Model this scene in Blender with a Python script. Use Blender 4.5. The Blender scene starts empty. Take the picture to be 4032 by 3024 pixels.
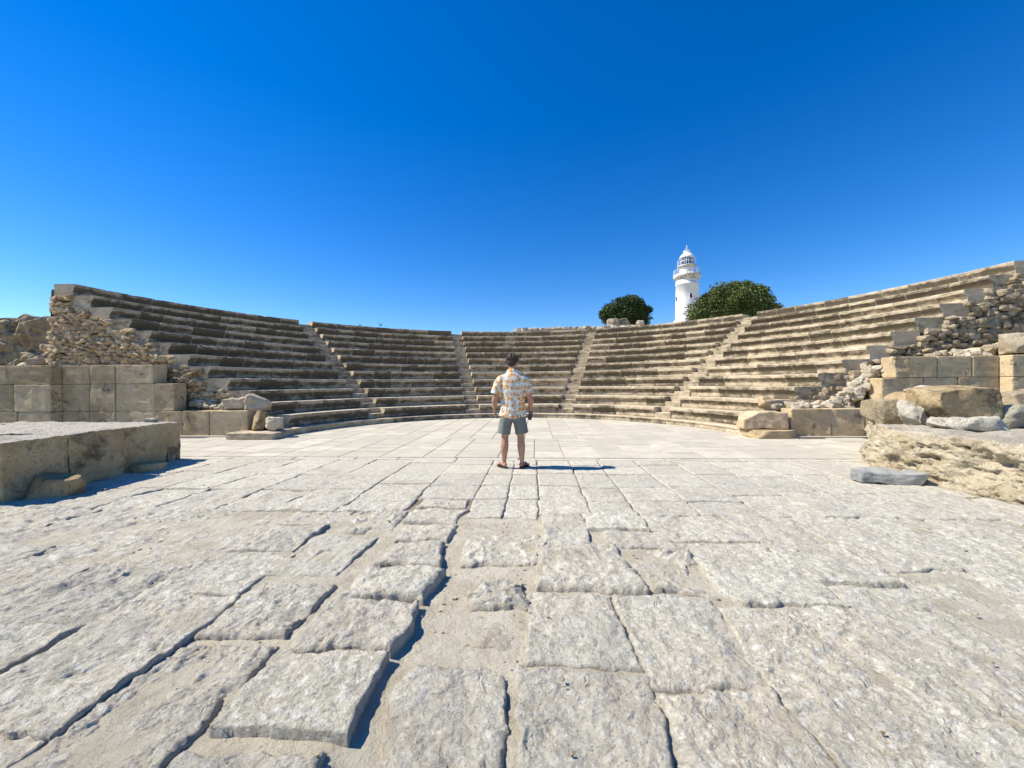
import bpy, math, random
import numpy as np
from mathutils import Vector
PI=math.pi
sc=bpy.context.scene
COL=sc.collection
# ------------------------------------------------------------ camera, sky, sun, exposure
HC=1.39
cam_d=bpy.data.cameras.new('camera'); cam=bpy.data.objects.new('camera',cam_d); COL.objects.link(cam)
cam_d.sensor_width=36; cam_d.lens=1515/4032*36; cam_d.clip_start=0.05; cam_d.clip_end=4000
cam.rotation_mode='XYZ'; cam.location=(0,0,HC)
from mathutils import Matrix
cam.matrix_world=Matrix.Translation((0,0,HC))@Matrix.Rotation(-0.0073,4,'Y').inverted()@Matrix.Rotation(PI/2,4,'X')
sc.camera=cam
SUN_EL=math.radians(49.0)
SUN_AZ=math.radians(178.0)      # direction the sun stands in, measured from +x counter-clockwise
SD=Vector((math.cos(SUN_AZ)*math.cos(SUN_EL),math.sin(SUN_AZ)*math.cos(SUN_EL),math.sin(SUN_EL)))
sl=bpy.data.lights.new('sun','SUN'); sl.energy=4.5; sl.angle=math.radians(.5); sl.color=(1,.94,.815)
so=bpy.data.objects.new('sun',sl); COL.objects.link(so); so.rotation_euler=SD.to_track_quat('Z','Y').to_euler()
W=bpy.data.worlds.new('World'); sc.world=W; W.use_nodes=True
wt=W.node_tree; wt.nodes.clear()
sky=wt.nodes.new('ShaderNodeTexSky'); sky.sky_type='NISHITA'; sky.sun_disc=False
sky.sun_elevation=SUN_EL; sky.sun_rotation=math.radians(90)-SUN_AZ
sky.altitude=0; sky.air_density=1.0; sky.dust_density=0.0; sky.ozone_density=5.0
hs=wt.nodes.new('ShaderNodeHueSaturation'); hs.inputs['Saturation'].default_value=1.36; hs.inputs['Hue'].default_value=.510; hs.inputs['Value'].default_value=1.0
bg=wt.nodes.new('ShaderNodeBackground'); bg.inputs['Strength'].default_value=.108
wo=wt.nodes.new('ShaderNodeOutputWorld')
wt.links.new(sky.outputs[0],hs.inputs['Color']); wt.links.new(hs.outputs[0],bg.inputs[0]); wt.links.new(bg.outputs[0],wo.inputs[0])
sc.view_settings.view_transform='Standard'; sc.view_settings.look='None'; sc.view_settings.exposure=0.72
sc.cycles.max_bounces=5

# ------------------------------------------------------------ noise
_P=np.random.RandomState(7).permutation(4096).astype(np.int64)
_G=np.random.RandomState(8).normal(size=(4096,3)); _G/=np.linalg.norm(_G,axis=1)[:,None]
def _h(i,j,k): return _P[(_P[(_P[i&4095]+j)&4095]+k)&4095]
def perlin(p):
    p=np.asarray(p,float); f=np.floor(p).astype(np.int64); t=p-f; w=t*t*t*(t*(t*6-15)+10)
    r=0
    for a in (0,1):
        wa=w[...,0] if a else 1-w[...,0]
        for b in (0,1):
            wb=w[...,1] if b else 1-w[...,1]
            for c in (0,1):
                wc=w[...,2] if c else 1-w[...,2]
                g=_G[_h(f[...,0]+a,f[...,1]+b,f[...,2]+c)]
                d=t-np.array([a,b,c])
                r=r+wa*wb*wc*(g*d).sum(-1)
    return r*1.5
def fbm(p,sc_=1.,octv=4,seed=0,gain=.5):
    p=np.asarray(p,float)*sc_+seed*17.31
    r=0;a=1
    for o in range(octv): r=r+a*perlin(p); p=p*2.03+5.2; a*=gain
    return r
def ridged(p,sc_=1.,octv=4,seed=0):
    p=np.asarray(p,float)*sc_+seed*13.7; r=0;a=1
    for o in range(octv): r=r+a*(1-2*np.abs(perlin(p))); p=p*2.07+3.1; a*=.5
    return r/1.9
def vnoise(p,s,octv=3,seed=0): return np.stack([fbm(p,s,octv,seed+k*3.3) for k in range(3)],-1)
def cells(p,s,seed=0):
    p=np.asarray(p,float)*s+seed*9.1; f=np.floor(p).astype(np.int64); best=np.full(p.shape[:-1],9.)
    for a in (-1,0,1):
        for b in (-1,0,1):
            for c in (-1,0,1):
                g=f+np.array([a,b,c]); hh=_h(g[...,0],g[...,1],g[...,2])
                q=g+.5+.45*_G[hh]; best=np.minimum(best,np.linalg.norm(q-p,axis=-1))
    return best
# ------------------------------------------------------------ mesh helpers
class MB:
    def __init__(s): s.v=[];s.f=[];s.a={};s.n=0;s.uv=[]
    def add(s,v,f,**att):
        v=np.asarray(v,float).reshape(-1,3); b=s.n
        s.v.append(v); s.f.extend([tuple(int(i)+b for i in q) for q in f]); s.n+=len(v)
        for k,val in att.items(): s.a.setdefault(k,[]).append((b,len(v),val))
    def grid(s,P,flip=False,**att):
        n,m=P.shape[:2]; i=np.arange(n*m).reshape(n,m)
        q=np.stack([i[:-1,:-1],i[1:,:-1],i[1:,1:],i[:-1,1:]],-1).reshape(-1,4)
        if flip: q=q[:,::-1]
        att={k:(np.asarray(x).reshape(-1) if np.ndim(x) else x) for k,x in att.items()}
        s.add(P.reshape(-1,3),q.tolist(),**att)
    def mesh(s,name):
        me=bpy.data.meshes.new(name); V=np.concatenate(s.v)
        me.from_pydata(V.tolist(),[],s.f)
        for k,l in s.a.items():
            A=np.zeros(len(V),np.float32)
            for b,c,val in l: A[b:b+c]=val
            at=me.attributes.new(k,'FLOAT','POINT'); at.data.foreach_set('value',A)
        me.update(); return me
def link(name,me,mat,parent=None,smooth=False):
    o=bpy.data.objects.new(name,me); COL.objects.link(o)
    if mat: me.materials.append(mat)
    if parent: o.parent=parent
    if smooth: me.polygons.foreach_set('use_smooth',[True]*len(me.polygons))
    return o
def build(name,mb,mat,parent=None,smooth=False): return link(name,mb.mesh(name),mat,parent,smooth)
def tag(o,label=None,cat=None,group=None,kind=None):
    if label: o['label']=label
    if cat: o['category']=cat
    if group: o['group']=group
    if kind: o['kind']=kind
    return o
def empty(name,loc=(0,0,0),rz=0):
    o=bpy.data.objects.new(name,None); COL.objects.link(o); o.location=loc; o.rotation_euler=(0,0,rz); o.empty_display_size=.2; return o
def boxv(x0,x1,y0,y1,z0,z1):
    v=[(x,y,z) for z in (z0,z1) for y in (y0,y1) for x in (x0,x1)]
    return v,[(0,2,3,1),(4,5,7,6),(0,1,5,4),(2,6,7,3),(0,4,6,2),(1,3,7,5)]
def frames(pts):
    pts=np.array(pts,float); t=np.gradient(pts,axis=0); t/=np.linalg.norm(t,axis=1)[:,None]
    return pts,t
def sweep(pts,rad,n=16,ref=(1,0,0),caps=True):
    """closed tube; rad = [(ra,rb)] : ra along ref, rb across"""
    pts,t=frames(pts); ref=np.array(ref,float); V=[]
    th=np.linspace(0,2*PI,n,endpoint=False)
    for p,tt,r in zip(pts,t,rad):
        if not hasattr(r,'__len__'): r=(r,r)
        a=ref-tt*np.dot(ref,tt); a/=np.linalg.norm(a); b=np.cross(tt,a)
        V.append(p+np.outer(np.cos(th)*r[0],a)+np.outer(np.sin(th)*r[1],b))
    k=len(pts); V=np.concatenate(V); F=[]
    for i in range(k-1):
        for j in range(n): F.append((i*n+j,i*n+(j+1)%n,(i+1)*n+(j+1)%n,(i+1)*n+j))
    if caps:
        V=np.vstack([V,pts[0],pts[-1]])
        for j in range(n): F.append((k*n,(j+1)%n,j)); F.append((k*n+1,(k-1)*n+j,(k-1)*n+(j+1)%n))
    return V,F
def spline(pts,n=24):
    pts=np.array(pts,float); k=len(pts); s=np.linspace(0,k-1,n); out=[]
    for q in s:
        i=min(int(q),k-2); f=q-i; p0=pts[max(i-1,0)];p1=pts[i];p2=pts[i+1];p3=pts[min(i+2,k-1)]
        out.append(.5*((2*p1)+(-p0+p2)*f+(2*p0-5*p1+4*p2-p3)*f*f+(-p0+3*p1-3*p2+p3)*f**3))
    return np.array(out)
def limb(kp,kr,n=20,m=16,ref=(1,0,0)):
    kr=[(r,r) if not hasattr(r,'__len__') else r for r in kr]
    q=spline([list(p)+list(r) for p,r in zip(kp,kr)],n); return sweep(q[:,:3],q[:,3:5],m,ref)
def lathe(prof,n=32):
    th=np.linspace(0,2*PI,n,endpoint=False); V=[];F=[]
    for r,z in prof: V.append(np.stack([r*np.cos(th),r*np.sin(th),np.full(n,z)],-1))
    V=np.concatenate(V)
    for i in range(len(prof)-1):
        for j in range(n): F.append((i*n+j,i*n+(j+1)%n,(i+1)*n+(j+1)%n,(i+1)*n+j))
    return V,F
def ellipsoid(c,r,n=16,m=24,rot=None):
    ph=np.linspace(0,PI,n+1)[:,None]; th=np.linspace(0,2*PI,m,endpoint=False)[None]
    P=np.stack([np.sin(ph)*np.cos(th),np.sin(ph)*np.sin(th),-np.cos(ph)+0*th],-1)*np.array(r)
    P=P.reshape(-1,3)
    if rot is not None: P=P@np.array(rot).T
    P=P+np.array(c); F=[]
    for i in range(n):
        for j in range(m):
            a=i*m+j;b=i*m+(j+1)%m;c_=(i+1)*m+(j+1)%m;d=(i+1)*m+j
            F.append((a,b,c_,d))
    return P,F
def remesh(mb,vox,smooth_it=2):
    me=mb.mesh('tmp'); o=bpy.data.objects.new('tmp',me); COL.objects.link(o)
    m=o.modifiers.new('r','REMESH'); m.mode='VOXEL'; m.voxel_size=vox; m.use_smooth_shade=True
    if smooth_it: s=o.modifiers.new('s','SMOOTH'); s.iterations=smooth_it; s.factor=.5
    dg=bpy.context.evaluated_depsgraph_get(); dg.update()
    out=bpy.data.meshes.new_from_object(o.evaluated_get(dg)); bpy.data.objects.remove(o); bpy.data.meshes.remove(me)
    out.attributes  # keep
    return out
def get_co(me):
    a=np.empty(len(me.vertices)*3,np.float32); me.vertices.foreach_get('co',a); return a.reshape(-1,3).astype(float)
def set_co(me,c): me.vertices.foreach_set('co',np.asarray(c,np.float32).reshape(-1)); me.update()
def cubesphere(n):
    """unit cube surface grid -> verts in [-1,1]^3 (shared edges), quads"""
    key={};V=[];F=[]
    def vid(p):
        k=tuple(np.round(p,5))
        if k not in key: key[k]=len(V); V.append(p)
        return key[k]
    t=np.linspace(-1,1,n+1)
    for ax in range(3):
        for sgn in (-1,1):
            ids=np.empty((n+1,n+1),int)
            for i in range(n+1):
                for j in range(n+1):
                    p=[0,0,0]; p[ax]=sgn; p[(ax+1)%3]=t[i]; p[(ax+2)%3]=t[j]; ids[i,j]=vid(p)
            for i in range(n):
                for j in range(n):
                    q=(ids[i,j],ids[i+1,j],ids[i+1,j+1],ids[i,j+1])
                    F.append(q if sgn>0 else q[::-1])
    return np.array(V,float),F
_CS={}
def cs(n):
    if n not in _CS: _CS[n]=cubesphere(n)
    return _CS[n]
def rock_shape(size,n=10,boxy=.5,rough=.08,seed=0,freq=2.,pits=0):
    V,F=cs(n); S=V/np.linalg.norm(V,axis=1)[:,None]
    k=2.6+boxy*14
    V=np.sign(V)*(1-(1-np.abs(V))**1.5)
    P=V/((np.abs(V)**k).sum(1)**(1/k))[:,None]   # superellipsoid
    P=P*np.array(size)/2
    rs_=np.random.RandomState(int(seed*1000)%100000)
    for _ in range(9 if boxy<.95 else 4):
        d_=rs_.normal(size=3); d_/=np.linalg.norm(d_); hs2=(np.abs(d_)*np.array(size)/2); off_=np.linalg.norm(hs2)*rs_.uniform(.80,1.05)*(1 if boxy<.6 else 1.06 if boxy<1 else 1.18)
        ex=P@d_-off_; P=P-np.clip(ex,0,None)[:,None]*d_*.95
    m=min(size)**.5*max(size)**.5
    nrm=S/np.array(size)*m; nrm/=np.linalg.norm(nrm,axis=1)[:,None]
    d=fbm(P/m,freq,5,seed)+.5*ridged(P/m,freq*1.3,3,seed+5)
    P=P+nrm*(d*rough*m)[:,None]+vnoise(P/m,1.1,2,seed+2)*rough*m*(.9 if boxy<.95 else 1.3)
    return P,F
def rotz(P,a):
    c,s=math.cos(a),math.sin(a); return P@np.array([[c,s,0],[-s,c,0],[0,0,1]])
def rot3(P,rx,ry,rz):
    M=Matrix.Rotation(rz,3,'Z')@Matrix.Rotation(ry,3,'Y')@Matrix.Rotation(rx,3,'X'); return P@np.array(M).T
# ------------------------------------------------------------ node helper
class NT:
    def __init__(s,name,rough=.9,spec=.2):
        s.m=bpy.data.materials.new(name); s.m.use_nodes=True; s.t=s.m.node_tree
        s.b=s.t.nodes['Principled BSDF']; s.b.inputs['Roughness'].default_value=rough; s.b.inputs['Specular IOR Level'].default_value=spec
        s.co=s.t.nodes.new('ShaderNodeTexCoord').outputs['Object']
    def new(s,ty): return s.t.nodes.new(ty)
    def set(s,sock,val):
        if isinstance(val,bpy.types.NodeSocket): s.t.links.new(val,sock)
        else: sock.default_value=(*val,1) if isinstance(val,tuple) and len(val)==3 and sock.type=='RGBA' else val
    def noise(s,scale,detail=4,rough=.55,vec=None,dist=0,off=None):
        n=s.new('ShaderNodeTexNoise'); n.inputs['Scale'].default_value=scale; n.inputs['Detail'].default_value=detail
        n.inputs['Roughness'].default_value=rough; n.inputs['Distortion'].default_value=dist
        v=vec or s.co
        if off: v=s.vmap(v,(1,1,1),off)
        s.set(n.inputs['Vector'],v); return n.outputs['Fac']
    def vmap(s,v,scale=(1,1,1),loc=(0,0,0)):
        n=s.new('ShaderNodeMapping'); n.inputs['Scale'].default_value=scale; n.inputs['Location'].default_value=loc; s.set(n.inputs['Vector'],v); return n.outputs[0]
    def voro(s,scale,vec=None,feature='F1',out='Distance',rnd=1):
        n=s.new('ShaderNodeTexVoronoi'); n.feature=feature; n.inputs['Scale'].default_value=scale; n.inputs['Randomness'].default_value=rnd
        s.set(n.inputs['Vector'],vec or s.co); return n.outputs[out]
    def ramp(s,fac,a,b,ca=0.,cb=1.):
        n=s.new('ShaderNodeMapRange'); n.interpolation_type='SMOOTHSTEP'
        for k,v in zip(('Value','From Min','From Max','To Min','To Max'),(fac,a,b,ca,cb)): s.set(n.inputs[k],v)
        return n.outputs[0]
    def math(s,op,a,b=0.,c=0.):
        n=s.new('ShaderNodeMath'); n.operation=op; s.set(n.inputs[0],a); s.set(n.inputs[1],b); s.set(n.inputs[2],c); return n.outputs[0]
    def mix(s,f,a,b,mode='MIX'):
        n=s.new('ShaderNodeMix'); n.data_type='RGBA'; n.blend_type=mode; s.set(n.inputs[0],f); s.set(n.inputs[6],a); s.set(n.inputs[7],b); return n.outputs[2]
    def attr(s,name):
        n=s.new('ShaderNodeAttribute'); n.attribute_name=name; return n.outputs['Fac']
    def sep(s,v):
        n=s.new('ShaderNodeSeparateXYZ'); s.set(n.inputs[0],v); return n.outputs
    def bump(s,h,dist=.01,strength=1.,prev=None):
        n=s.new('ShaderNodeBump'); n.inputs['Distance'].default_value=dist; n.inputs['Strength'].default_value=strength
        s.set(n.inputs['Height'],h)
        if prev is not None: s.set(n.inputs['Normal'],prev)
        return n.outputs[0]
    def done(s,color,normal=None):
        s.set(s.b.inputs['Base Color'],color)
        if normal is not None: s.set(s.b.inputs['Normal'],normal)
        return s.m
def m_paving():
    n=NT('weathered_paving_limestone',.95,.1)
    rnd=n.attr('rnd'); dirt=n.attr('dirt'); warm=n.attr('warm')
    c=n.mix(n.ramp(n.noise(5,7,.7,off=(3,1,0)),.3,.7),(.48,.44,.34),(.635,.60,.485))
    c=n.mix(n.ramp(n.noise(1.1,5,.6),.35,.7,0.,.7),c,(.58,.50,.375))
    c=n.mix(n.ramp(n.noise(30,5,.75,off=(7,2,0)),.47,.66,0.,.6),c,(.31,.29,.235))
    c=n.mix(n.ramp(n.noise(24,4,.7,off=(1,9,0)),.48,.64,0.,.8),c,(.76,.73,.64))
    c=n.mix(n.ramp(rnd,0.,1.,0.,.42),c,(.44,.405,.335))
    c=n.mix(n.ramp(n.noise(2.1,7,.68,off=(11,4,0)),.5,.68,0.,.55),c,(.37,.345,.29))
    c=n.mix(n.math('MULTIPLY',warm,.8),c,n.mix(n.ramp(n.noise(2.6,3),.3,.7),(.60,.54,.42),(.47,.42,.335)))
    c=n.mix(n.math('MULTIPLY',n.math('MULTIPLY',warm,n.ramp(rnd,.0,1.)),.55),c,(.40,.365,.29))
    c=n.mix(n.math('MULTIPLY',dirt,.8),c,(.36,.30,.225))
    amp=n.math('SUBTRACT',1.,n.math('MULTIPLY',warm,.88))
    c=n.mix(n.math('MULTIPLY',n.ramp(n.noise(75,3,.6,off=(1,5,2)),.64,.72,0.,.7),amp),c,(.15,.13,.105))
    h=n.math('ADD',n.noise(34,8,.78),n.math('MULTIPLY',n.ramp(n.voro(48),.05,.4),.22))
    b=n.bump(n.math('MULTIPLY',h,amp),.020,1.)
    b=n.bump(n.math('MULTIPLY',n.noise(9,5,.65,off=(2,2,8)),amp),.03,1.,b)
    return n.done(c,b)
def m_dirt():
    n=NT('packed_dirt',1,.05)
    dk=n.attr('dk')
    c=n.mix(n.ramp(n.noise(4,6,.65),.35,.65),(.42,.37,.275),(.53,.48,.375))
    c=n.mix(n.ramp(n.noise(55,3,.6),.55,.75,0.,.45),c,(.55,.52,.45))
    c=n.mix(n.ramp(n.noise(70,3,.6,off=(4,4,4)),.62,.72,0.,.6),c,(.16,.13,.10))
    c=n.mix(dk,c,(.19,.15,.10))
    b=n.bump(n.noise(34,8,.78),.018); return n.done(c,n.bump(n.noise(9,5,.65),.03,1.,b))
def m_seat():
    n=NT('stained_seat_stone',.92,.12)
    rnd=n.attr('rnd'); st=n.attr('stain');  # stain: staining plus shade painted into the colour
    v=n.vmap(n.co,(1,1,1.6)); off=n.new('ShaderNodeVectorMath'); off.operation='ADD'
    n.set(off.inputs[0],v); cmb=n.new('ShaderNodeCombineXYZ'); n.set(cmb.inputs[0],n.math('MULTIPLY',rnd,31.)); n.set(cmb.inputs[2],n.math('MULTIPLY',rnd,17.)); n.set(off.inputs[1],cmb.outputs[0]); v=off.outputs[0]
    c=n.mix(n.ramp(n.noise(3.,6,.6,v),.3,.7),(.48,.385,.25),(.64,.54,.385))
    c=n.mix(n.ramp(n.noise(11,5,.7,v,off=(2,2,2)),.5,.75,0.,.6),c,(.64,.55,.42))
    nz=n.noise(3.2,9,.72,v,dist=.3,off=(5,1,3))
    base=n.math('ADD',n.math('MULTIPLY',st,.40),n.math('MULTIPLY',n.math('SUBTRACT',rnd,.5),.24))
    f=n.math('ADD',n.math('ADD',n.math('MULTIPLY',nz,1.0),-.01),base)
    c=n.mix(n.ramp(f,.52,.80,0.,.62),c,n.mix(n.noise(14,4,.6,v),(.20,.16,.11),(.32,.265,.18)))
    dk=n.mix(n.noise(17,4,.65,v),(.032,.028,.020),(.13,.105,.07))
    c=n.mix(n.ramp(f,.71,.90,0.,.84),c,dk)  # black lichen, plus under-nose and left-side shade put into the colour
    c=n.mix(n.attr('mort'),c,(.50,.43,.31))
    c=n.mix(n.ramp(n.noise(7,5,.6,v,off=(9,9,9)),.62,.68,0.,.5),c,(.30,.27,.15))
    c=n.mix(n.ramp(n.noise(16,3,.5,v,off=(3,9,9)),.72,.75,0.,.75),c,(.66,.62,.54))
    b=n.bump(n.noise(20,7,.72,v),.022); b=n.bump(n.noise(90,3,.6,v),.004,1.,b)
    return n.done(c,b)
def m_wall(name,a,b_,stain=.5,dark=(.06,.052,.04),bump=.02,grey=0.):
    n=NT(name,.93,.1)
    rnd=n.attr('rnd'); 
    c=n.mix(n.ramp(n.noise(2.2,6,.6),.3,.7),a,b_)
    c=n.mix(n.ramp(rnd,.3,1.,0.,.6),c,tuple(min(1,x*1.25) for x in b_))
    c=n.mix(n.ramp(rnd,.4,.0,0.,.45),c,tuple(x*.72 for x in a))
    c=n.mix(n.ramp(n.noise(3.2,6,.7,n.vmap(n.co,(1,1,.4),(5,5,5))),.6,.7,0.,.5),c,(.56,.51,.42))
    c=n.mix(n.ramp(n.noise(8,6,.7,off=(4,4,1)),.5,.72,0.,.55),c,tuple(x*.62 for x in a))
    nz=n.noise(1.9,8,.7,dist=.3,off=(7,7,2))
    c=n.mix(n.ramp(nz,.66-stain*.2,.76-stain*.15,0.,.9),c,n.mix(n.noise(12,3),dark,tuple(x*2.3 for x in dark)))
    c=n.mix(n.ramp(n.noise(13,4,.7,off=(1,8,3)),.66,.72,0.,.55),c,(.60,.55,.46))
    c=n.mix(n.ramp(rnd,2.,2.5),c,(.55,.47,.34))
    c=n.mix(n.math('MULTIPLY',n.attr('pale'),n.ramp(n.noise(7,5,.7,off=(8,1,3)),.25,.6,.45,.95)),c,(.50,.47,.41))
    if grey: c=n.mix(grey,c,(.36,.37,.36))
    b=n.bump(n.noise(15,8,.72,dist=.3),bump); b=n.bump(n.ramp(n.voro(30),.05,.4),bump*.2,1.,b)
    return n.done(c,b)
def m_flat(name,c,rough=.6,spec=.3,metal=0,c2=None,scale=8,bump=0):
    n=NT(name,rough,spec); n.b.inputs['Metallic'].default_value=metal
    col=n.mix(n.ramp(n.noise(scale,4),.3,.7),c,c2 or tuple(x*.85 for x in c))
    return n.done(col,n.bump(n.noise(scale*5,4,.6),bump) if bump else None)
M_PAVE=m_paving(); M_DIRT=m_dirt(); M_SEAT=m_seat()
M_ASH=m_wall('ochre_ashlar',(.43,.315,.17),(.58,.455,.28),.5,bump=.035)
M_BLOCK=m_wall('weathered_block_stone',(.41,.29,.15),(.58,.46,.27),.85,dark=(.075,.062,.04),bump=.045)
M_RUB=m_wall('rubble_stone',(.40,.28,.16),(.56,.44,.28),.3,bump=.03)
M_DARKRUB=m_wall('dark_weathered_rubble',(.27,.205,.13),(.44,.36,.24),.72,bump=.04)
M_YEL=m_wall('eroded_yellow_rock',(.42,.335,.205),(.58,.505,.37),.75,dark=(.12,.10,.07),bump=.05)
M_PALE=m_wall('pale_loose_stone',(.42,.34,.235),(.56,.49,.37),.3,bump=.035)
M_GREY=m_wall('grey_loose_stone',(.40,.36,.27),(.55,.50,.40),.35,bump=.035)
M_MARB=m_wall('grey_marble',(.28,.27,.235),(.42,.405,.36),.8,dark=(.10,.10,.095),bump=.02,grey=.3)
M_MORTAR=m_wall('rubble_mortar',(.20,.155,.10),(.32,.26,.18),.3,bump=.05)

# ------------------------------------------------------------ theatre frame:  w (right), t (away), origin = centre of the orchestra
A=math.radians(3.4)
C0=np.array([-.0998,9.6421])
def TW(w,t):   # frame -> world
    return C0[0]+w*math.cos(A)+t*math.sin(A), C0[1]-w*math.sin(A)+t*math.cos(A)
def UV(u,v): return (u+.671, v-9.619)   # camera-origin frame to theatre frame
R1,T_,R_,H1=6.4765,.6069,.3599,.5389
KR=R1-.294; KH=H1-R_
TE=1.13
# ground sheet (hill behind the theatre included)
def hill(x,y):
    dx=x-C0[0]; dy=y-C0[1]; r=np.hypot(dx,dy); ang=np.arctan2(dx,dy)
    back=np.clip((np.cos(ang)+.35)/.8,0,1); back=back*back*(3-2*back)
    z=np.clip((r-12.5)/4,0,1)*2.2+np.clip((r-16)/70,0,1)*8.6
    z=z*back
    far=np.clip((r-110)/250,0,1); z=z*(1-far)
    n=fbm(np.stack([x,y,0*x],-1),.13,4,3)*np.clip((r-13)/10,0,1)*.35*back
    return z+n-.09
def make_ground():
    g=np.sinh(np.linspace(-6.6,6.6,181))*2.6; g=g/g[-1]*1500
    X,Y=np.meshgrid(g+0,g+15,indexing='ij'); Z=hill(X,Y)
    mb=MB(); mb.grid(np.stack([X,Y,Z],-1))
    n=NT('dry_earth',1,.05)
    c=n.mix(n.ramp(n.noise(.35,6,.6),.3,.7),(.34,.29,.20),(.46,.40,.29)); c=n.mix(n.ramp(n.noise(.9,5,.7,off=(3,3,3)),.5,.6,0.,.6),c,(.22,.22,.11))
    o=build('ground',mb,n.done(c,n.bump(n.noise(6,6,.7),.06)),smooth=True); tag(o,kind='structure')
make_ground()
def channel(u,v):  # deeper earth channel where slabs are missing
    a=1/(1+np.exp(-(u+.78)/.03))*1/(1+np.exp((u+.16)/.10))*1/(1+np.exp((v-3.15)/.12))*1/(1+np.exp(-(v-1.0)/.1))
    return a
def make_dirt():
    us=np.arange(-9,9.01,.03); vs=np.concatenate([np.arange(-1,7.3,.03)])
    U,V=np.meshgrid(us,vs,indexing='ij'); P=np.stack([U,V,0*U],-1)
    Z=-.021+fbm(P,1.4,5,2)*.007+fbm(P,9,3,4)*.004
    Z=Z-.030*channel(U,V)
    Z=np.where(V>6.9,-.03,Z)
    w,t=U+.671,V-9.619
    dkk=np.clip((V-4.0)/.5,0,1)*.85; Z=Z-dkk*.008
    mb=MB(); mb.grid(np.stack([w,t,Z],-1),dk=dkk)
    o=build('dirt_ground',mb,M_DIRT,smooth=True); tag(o,kind='structure'); o.location=(C0[0],C0[1],0); o.rotation_euler=(0,0,-A)
    mb=MB(); us=np.arange(-14,14.1,.5); vs=np.arange(7.1,17,.5); U,V=np.meshgrid(us,vs,indexing='ij')
    mb.grid(np.stack([U+.671,V-9.619,-.016+0*U],-1))
    n=NT('joint_sand',1,.05); o=build('orchestra_bed',mb,n.done((.23,.20,.155))); tag(o,kind='structure'); o.location=(C0[0],C0[1],0); o.rotation_euler=(0,0,-A)
make_dirt()
def slab(mb,q,top,seed,relief=.006,edge=.02,jit=.015,warm=0.,tilt=(0,0),hole=None,step=None,depth=.12,pieces=.5):
    """q: 4 corners NL,NR,FR,FL in camera-origin frame (u,v)"""
    q=np.array(q,float); c=q.mean(0); d=max(1.2,math.hypot(c[0]*.55,c[1])) if c[1]>0 else 4
    st=step or min(.06,max(.0075,.0042*d))
    lu=max(np.linalg.norm(q[1]-q[0]),np.linalg.norm(q[2]-q[3])); lv=max(np.linalg.norm(q[3]-q[0]),np.linalg.norm(q[2]-q[1]))
    n=max(4,int(lu/st)); m=max(4,int(lv/st))
    s=np.linspace(0,1,n+1); r=np.linspace(0,1,m+1)
    s=np.concatenate([[0],s,[1]]); r=np.concatenate([[0],r,[1]])
    S,Rr=np.meshgrid(s,r,indexing='ij')
    XY=((1-S)*(1-Rr))[...,None]*q[0]+(S*(1-Rr))[...,None]*q[1]+(S*Rr)[...,None]*q[2]+((1-S)*Rr)[...,None]*q[3]
    P=np.concatenate([XY,np.zeros(S.shape+(1,))],-1)+seed*3.17
    e=np.minimum(np.minimum(S,1-S)*lu,np.minimum(Rr,1-Rr)*lv)
    Pw=np.concatenate([XY,np.zeros(S.shape+(1,))],-1)+3.3
    dx=np.stack([fbm(Pw,1.9,4,1),fbm(Pw,1.9,4,9)],-1)*jit*2.2+np.stack([fbm(P,7,2,3),fbm(P,7,2,4)],-1)*jit*.25+np.stack([fbm(P,16,3,1.5),fbm(P,16,3,9.5)],-1)*jit*.28
    XY=XY+dx
    er=edge*(1+.8*fbm(P,5,2,3)).clip(.3,2.5)
    x=np.clip(1-e/er,0,1); drop=er*.75*(1-np.sqrt(1-x*x*.98))
    # chipped corners and worn borders
    wear=np.clip(fbm(P,3.3,4,12)-.18,0,1)*np.clip(1-e/(edge*4),0,1)*edge*1.3
    Z=top+tilt[0]*(S-.5)+tilt[1]*(Rr-.5)+fbm(P,2.2,3,5)*relief*1.3+fbm(P*np.array([1,1.6,1]),8,5,6,.62)*relief*1.15+fbm(P,21,3,7,.6)*min(relief,.012)*.22-np.clip(.25-cells(P,6.,2),0,1)*relief*2.2-drop-wear
    if relief>.008:
        q_=fbm(P*np.array([1.5,.7,1]),2.4,4,21)*2.6; fl=np.floor(q_); fr=q_-fl; Z=Z+(fl+np.clip((fr-.88)/.12,0,1))/2.6*relief*(1.5 if c[0]<-1.3 else .9)
        ck=np.abs(fbm(P,1.7,5,41)); Z=Z-np.clip(1-ck/.018,0,1)*relief*.7*(fbm(P,1.1,2,43)>.12)
    if hole:
        hu,hv,hw,hl,hd=hole; dd=np.maximum(np.abs(XY[...,0]-hu)/hw,np.abs(XY[...,1]-hv)/hl); Z=Z-hd*np.clip((1-dd)*6,0,1)
    dirt=np.clip((e<edge*.6)*.35+np.clip((-.014-Z)*20,0,.6)+np.clip(fbm(P,2.3,5,31)-.35,0,1)*1.0*(relief>.003),0,1)
    Z[0,:]=Z[-1,:]=-depth; Z[:,0]=Z[:,-1]=-depth
    dirt[0,:]=dirt[-1,:]=.6; dirt[:,0]=dirt[:,-1]=.6
    w,t=XY[...,0]+.671,XY[...,1]-9.619
    mb.grid(np.stack([w,t,Z],-1),rnd=float((math.sin(seed*91.7)*4375.5)%1),dirt=dirt,warm=warm)
def qd(u0,u1,v0,v1,rg,j=.02,g=.004):
    J=lambda: rg.uniform(-j,j)
    return [(u0+g+J(),v0+g+J()),(u1-g+J(),v0+g+J()),(u1-g+J(),v1-g+J()),(u0+g+J(),v1-g+J())]
rg=random.Random(5)
def frame_obj(name,mb,mat,smooth=True):
    o=build(name,mb,mat,smooth=smooth); o.location=(C0[0],C0[1],0); o.rotation_euler=(0,0,-A); return o
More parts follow.
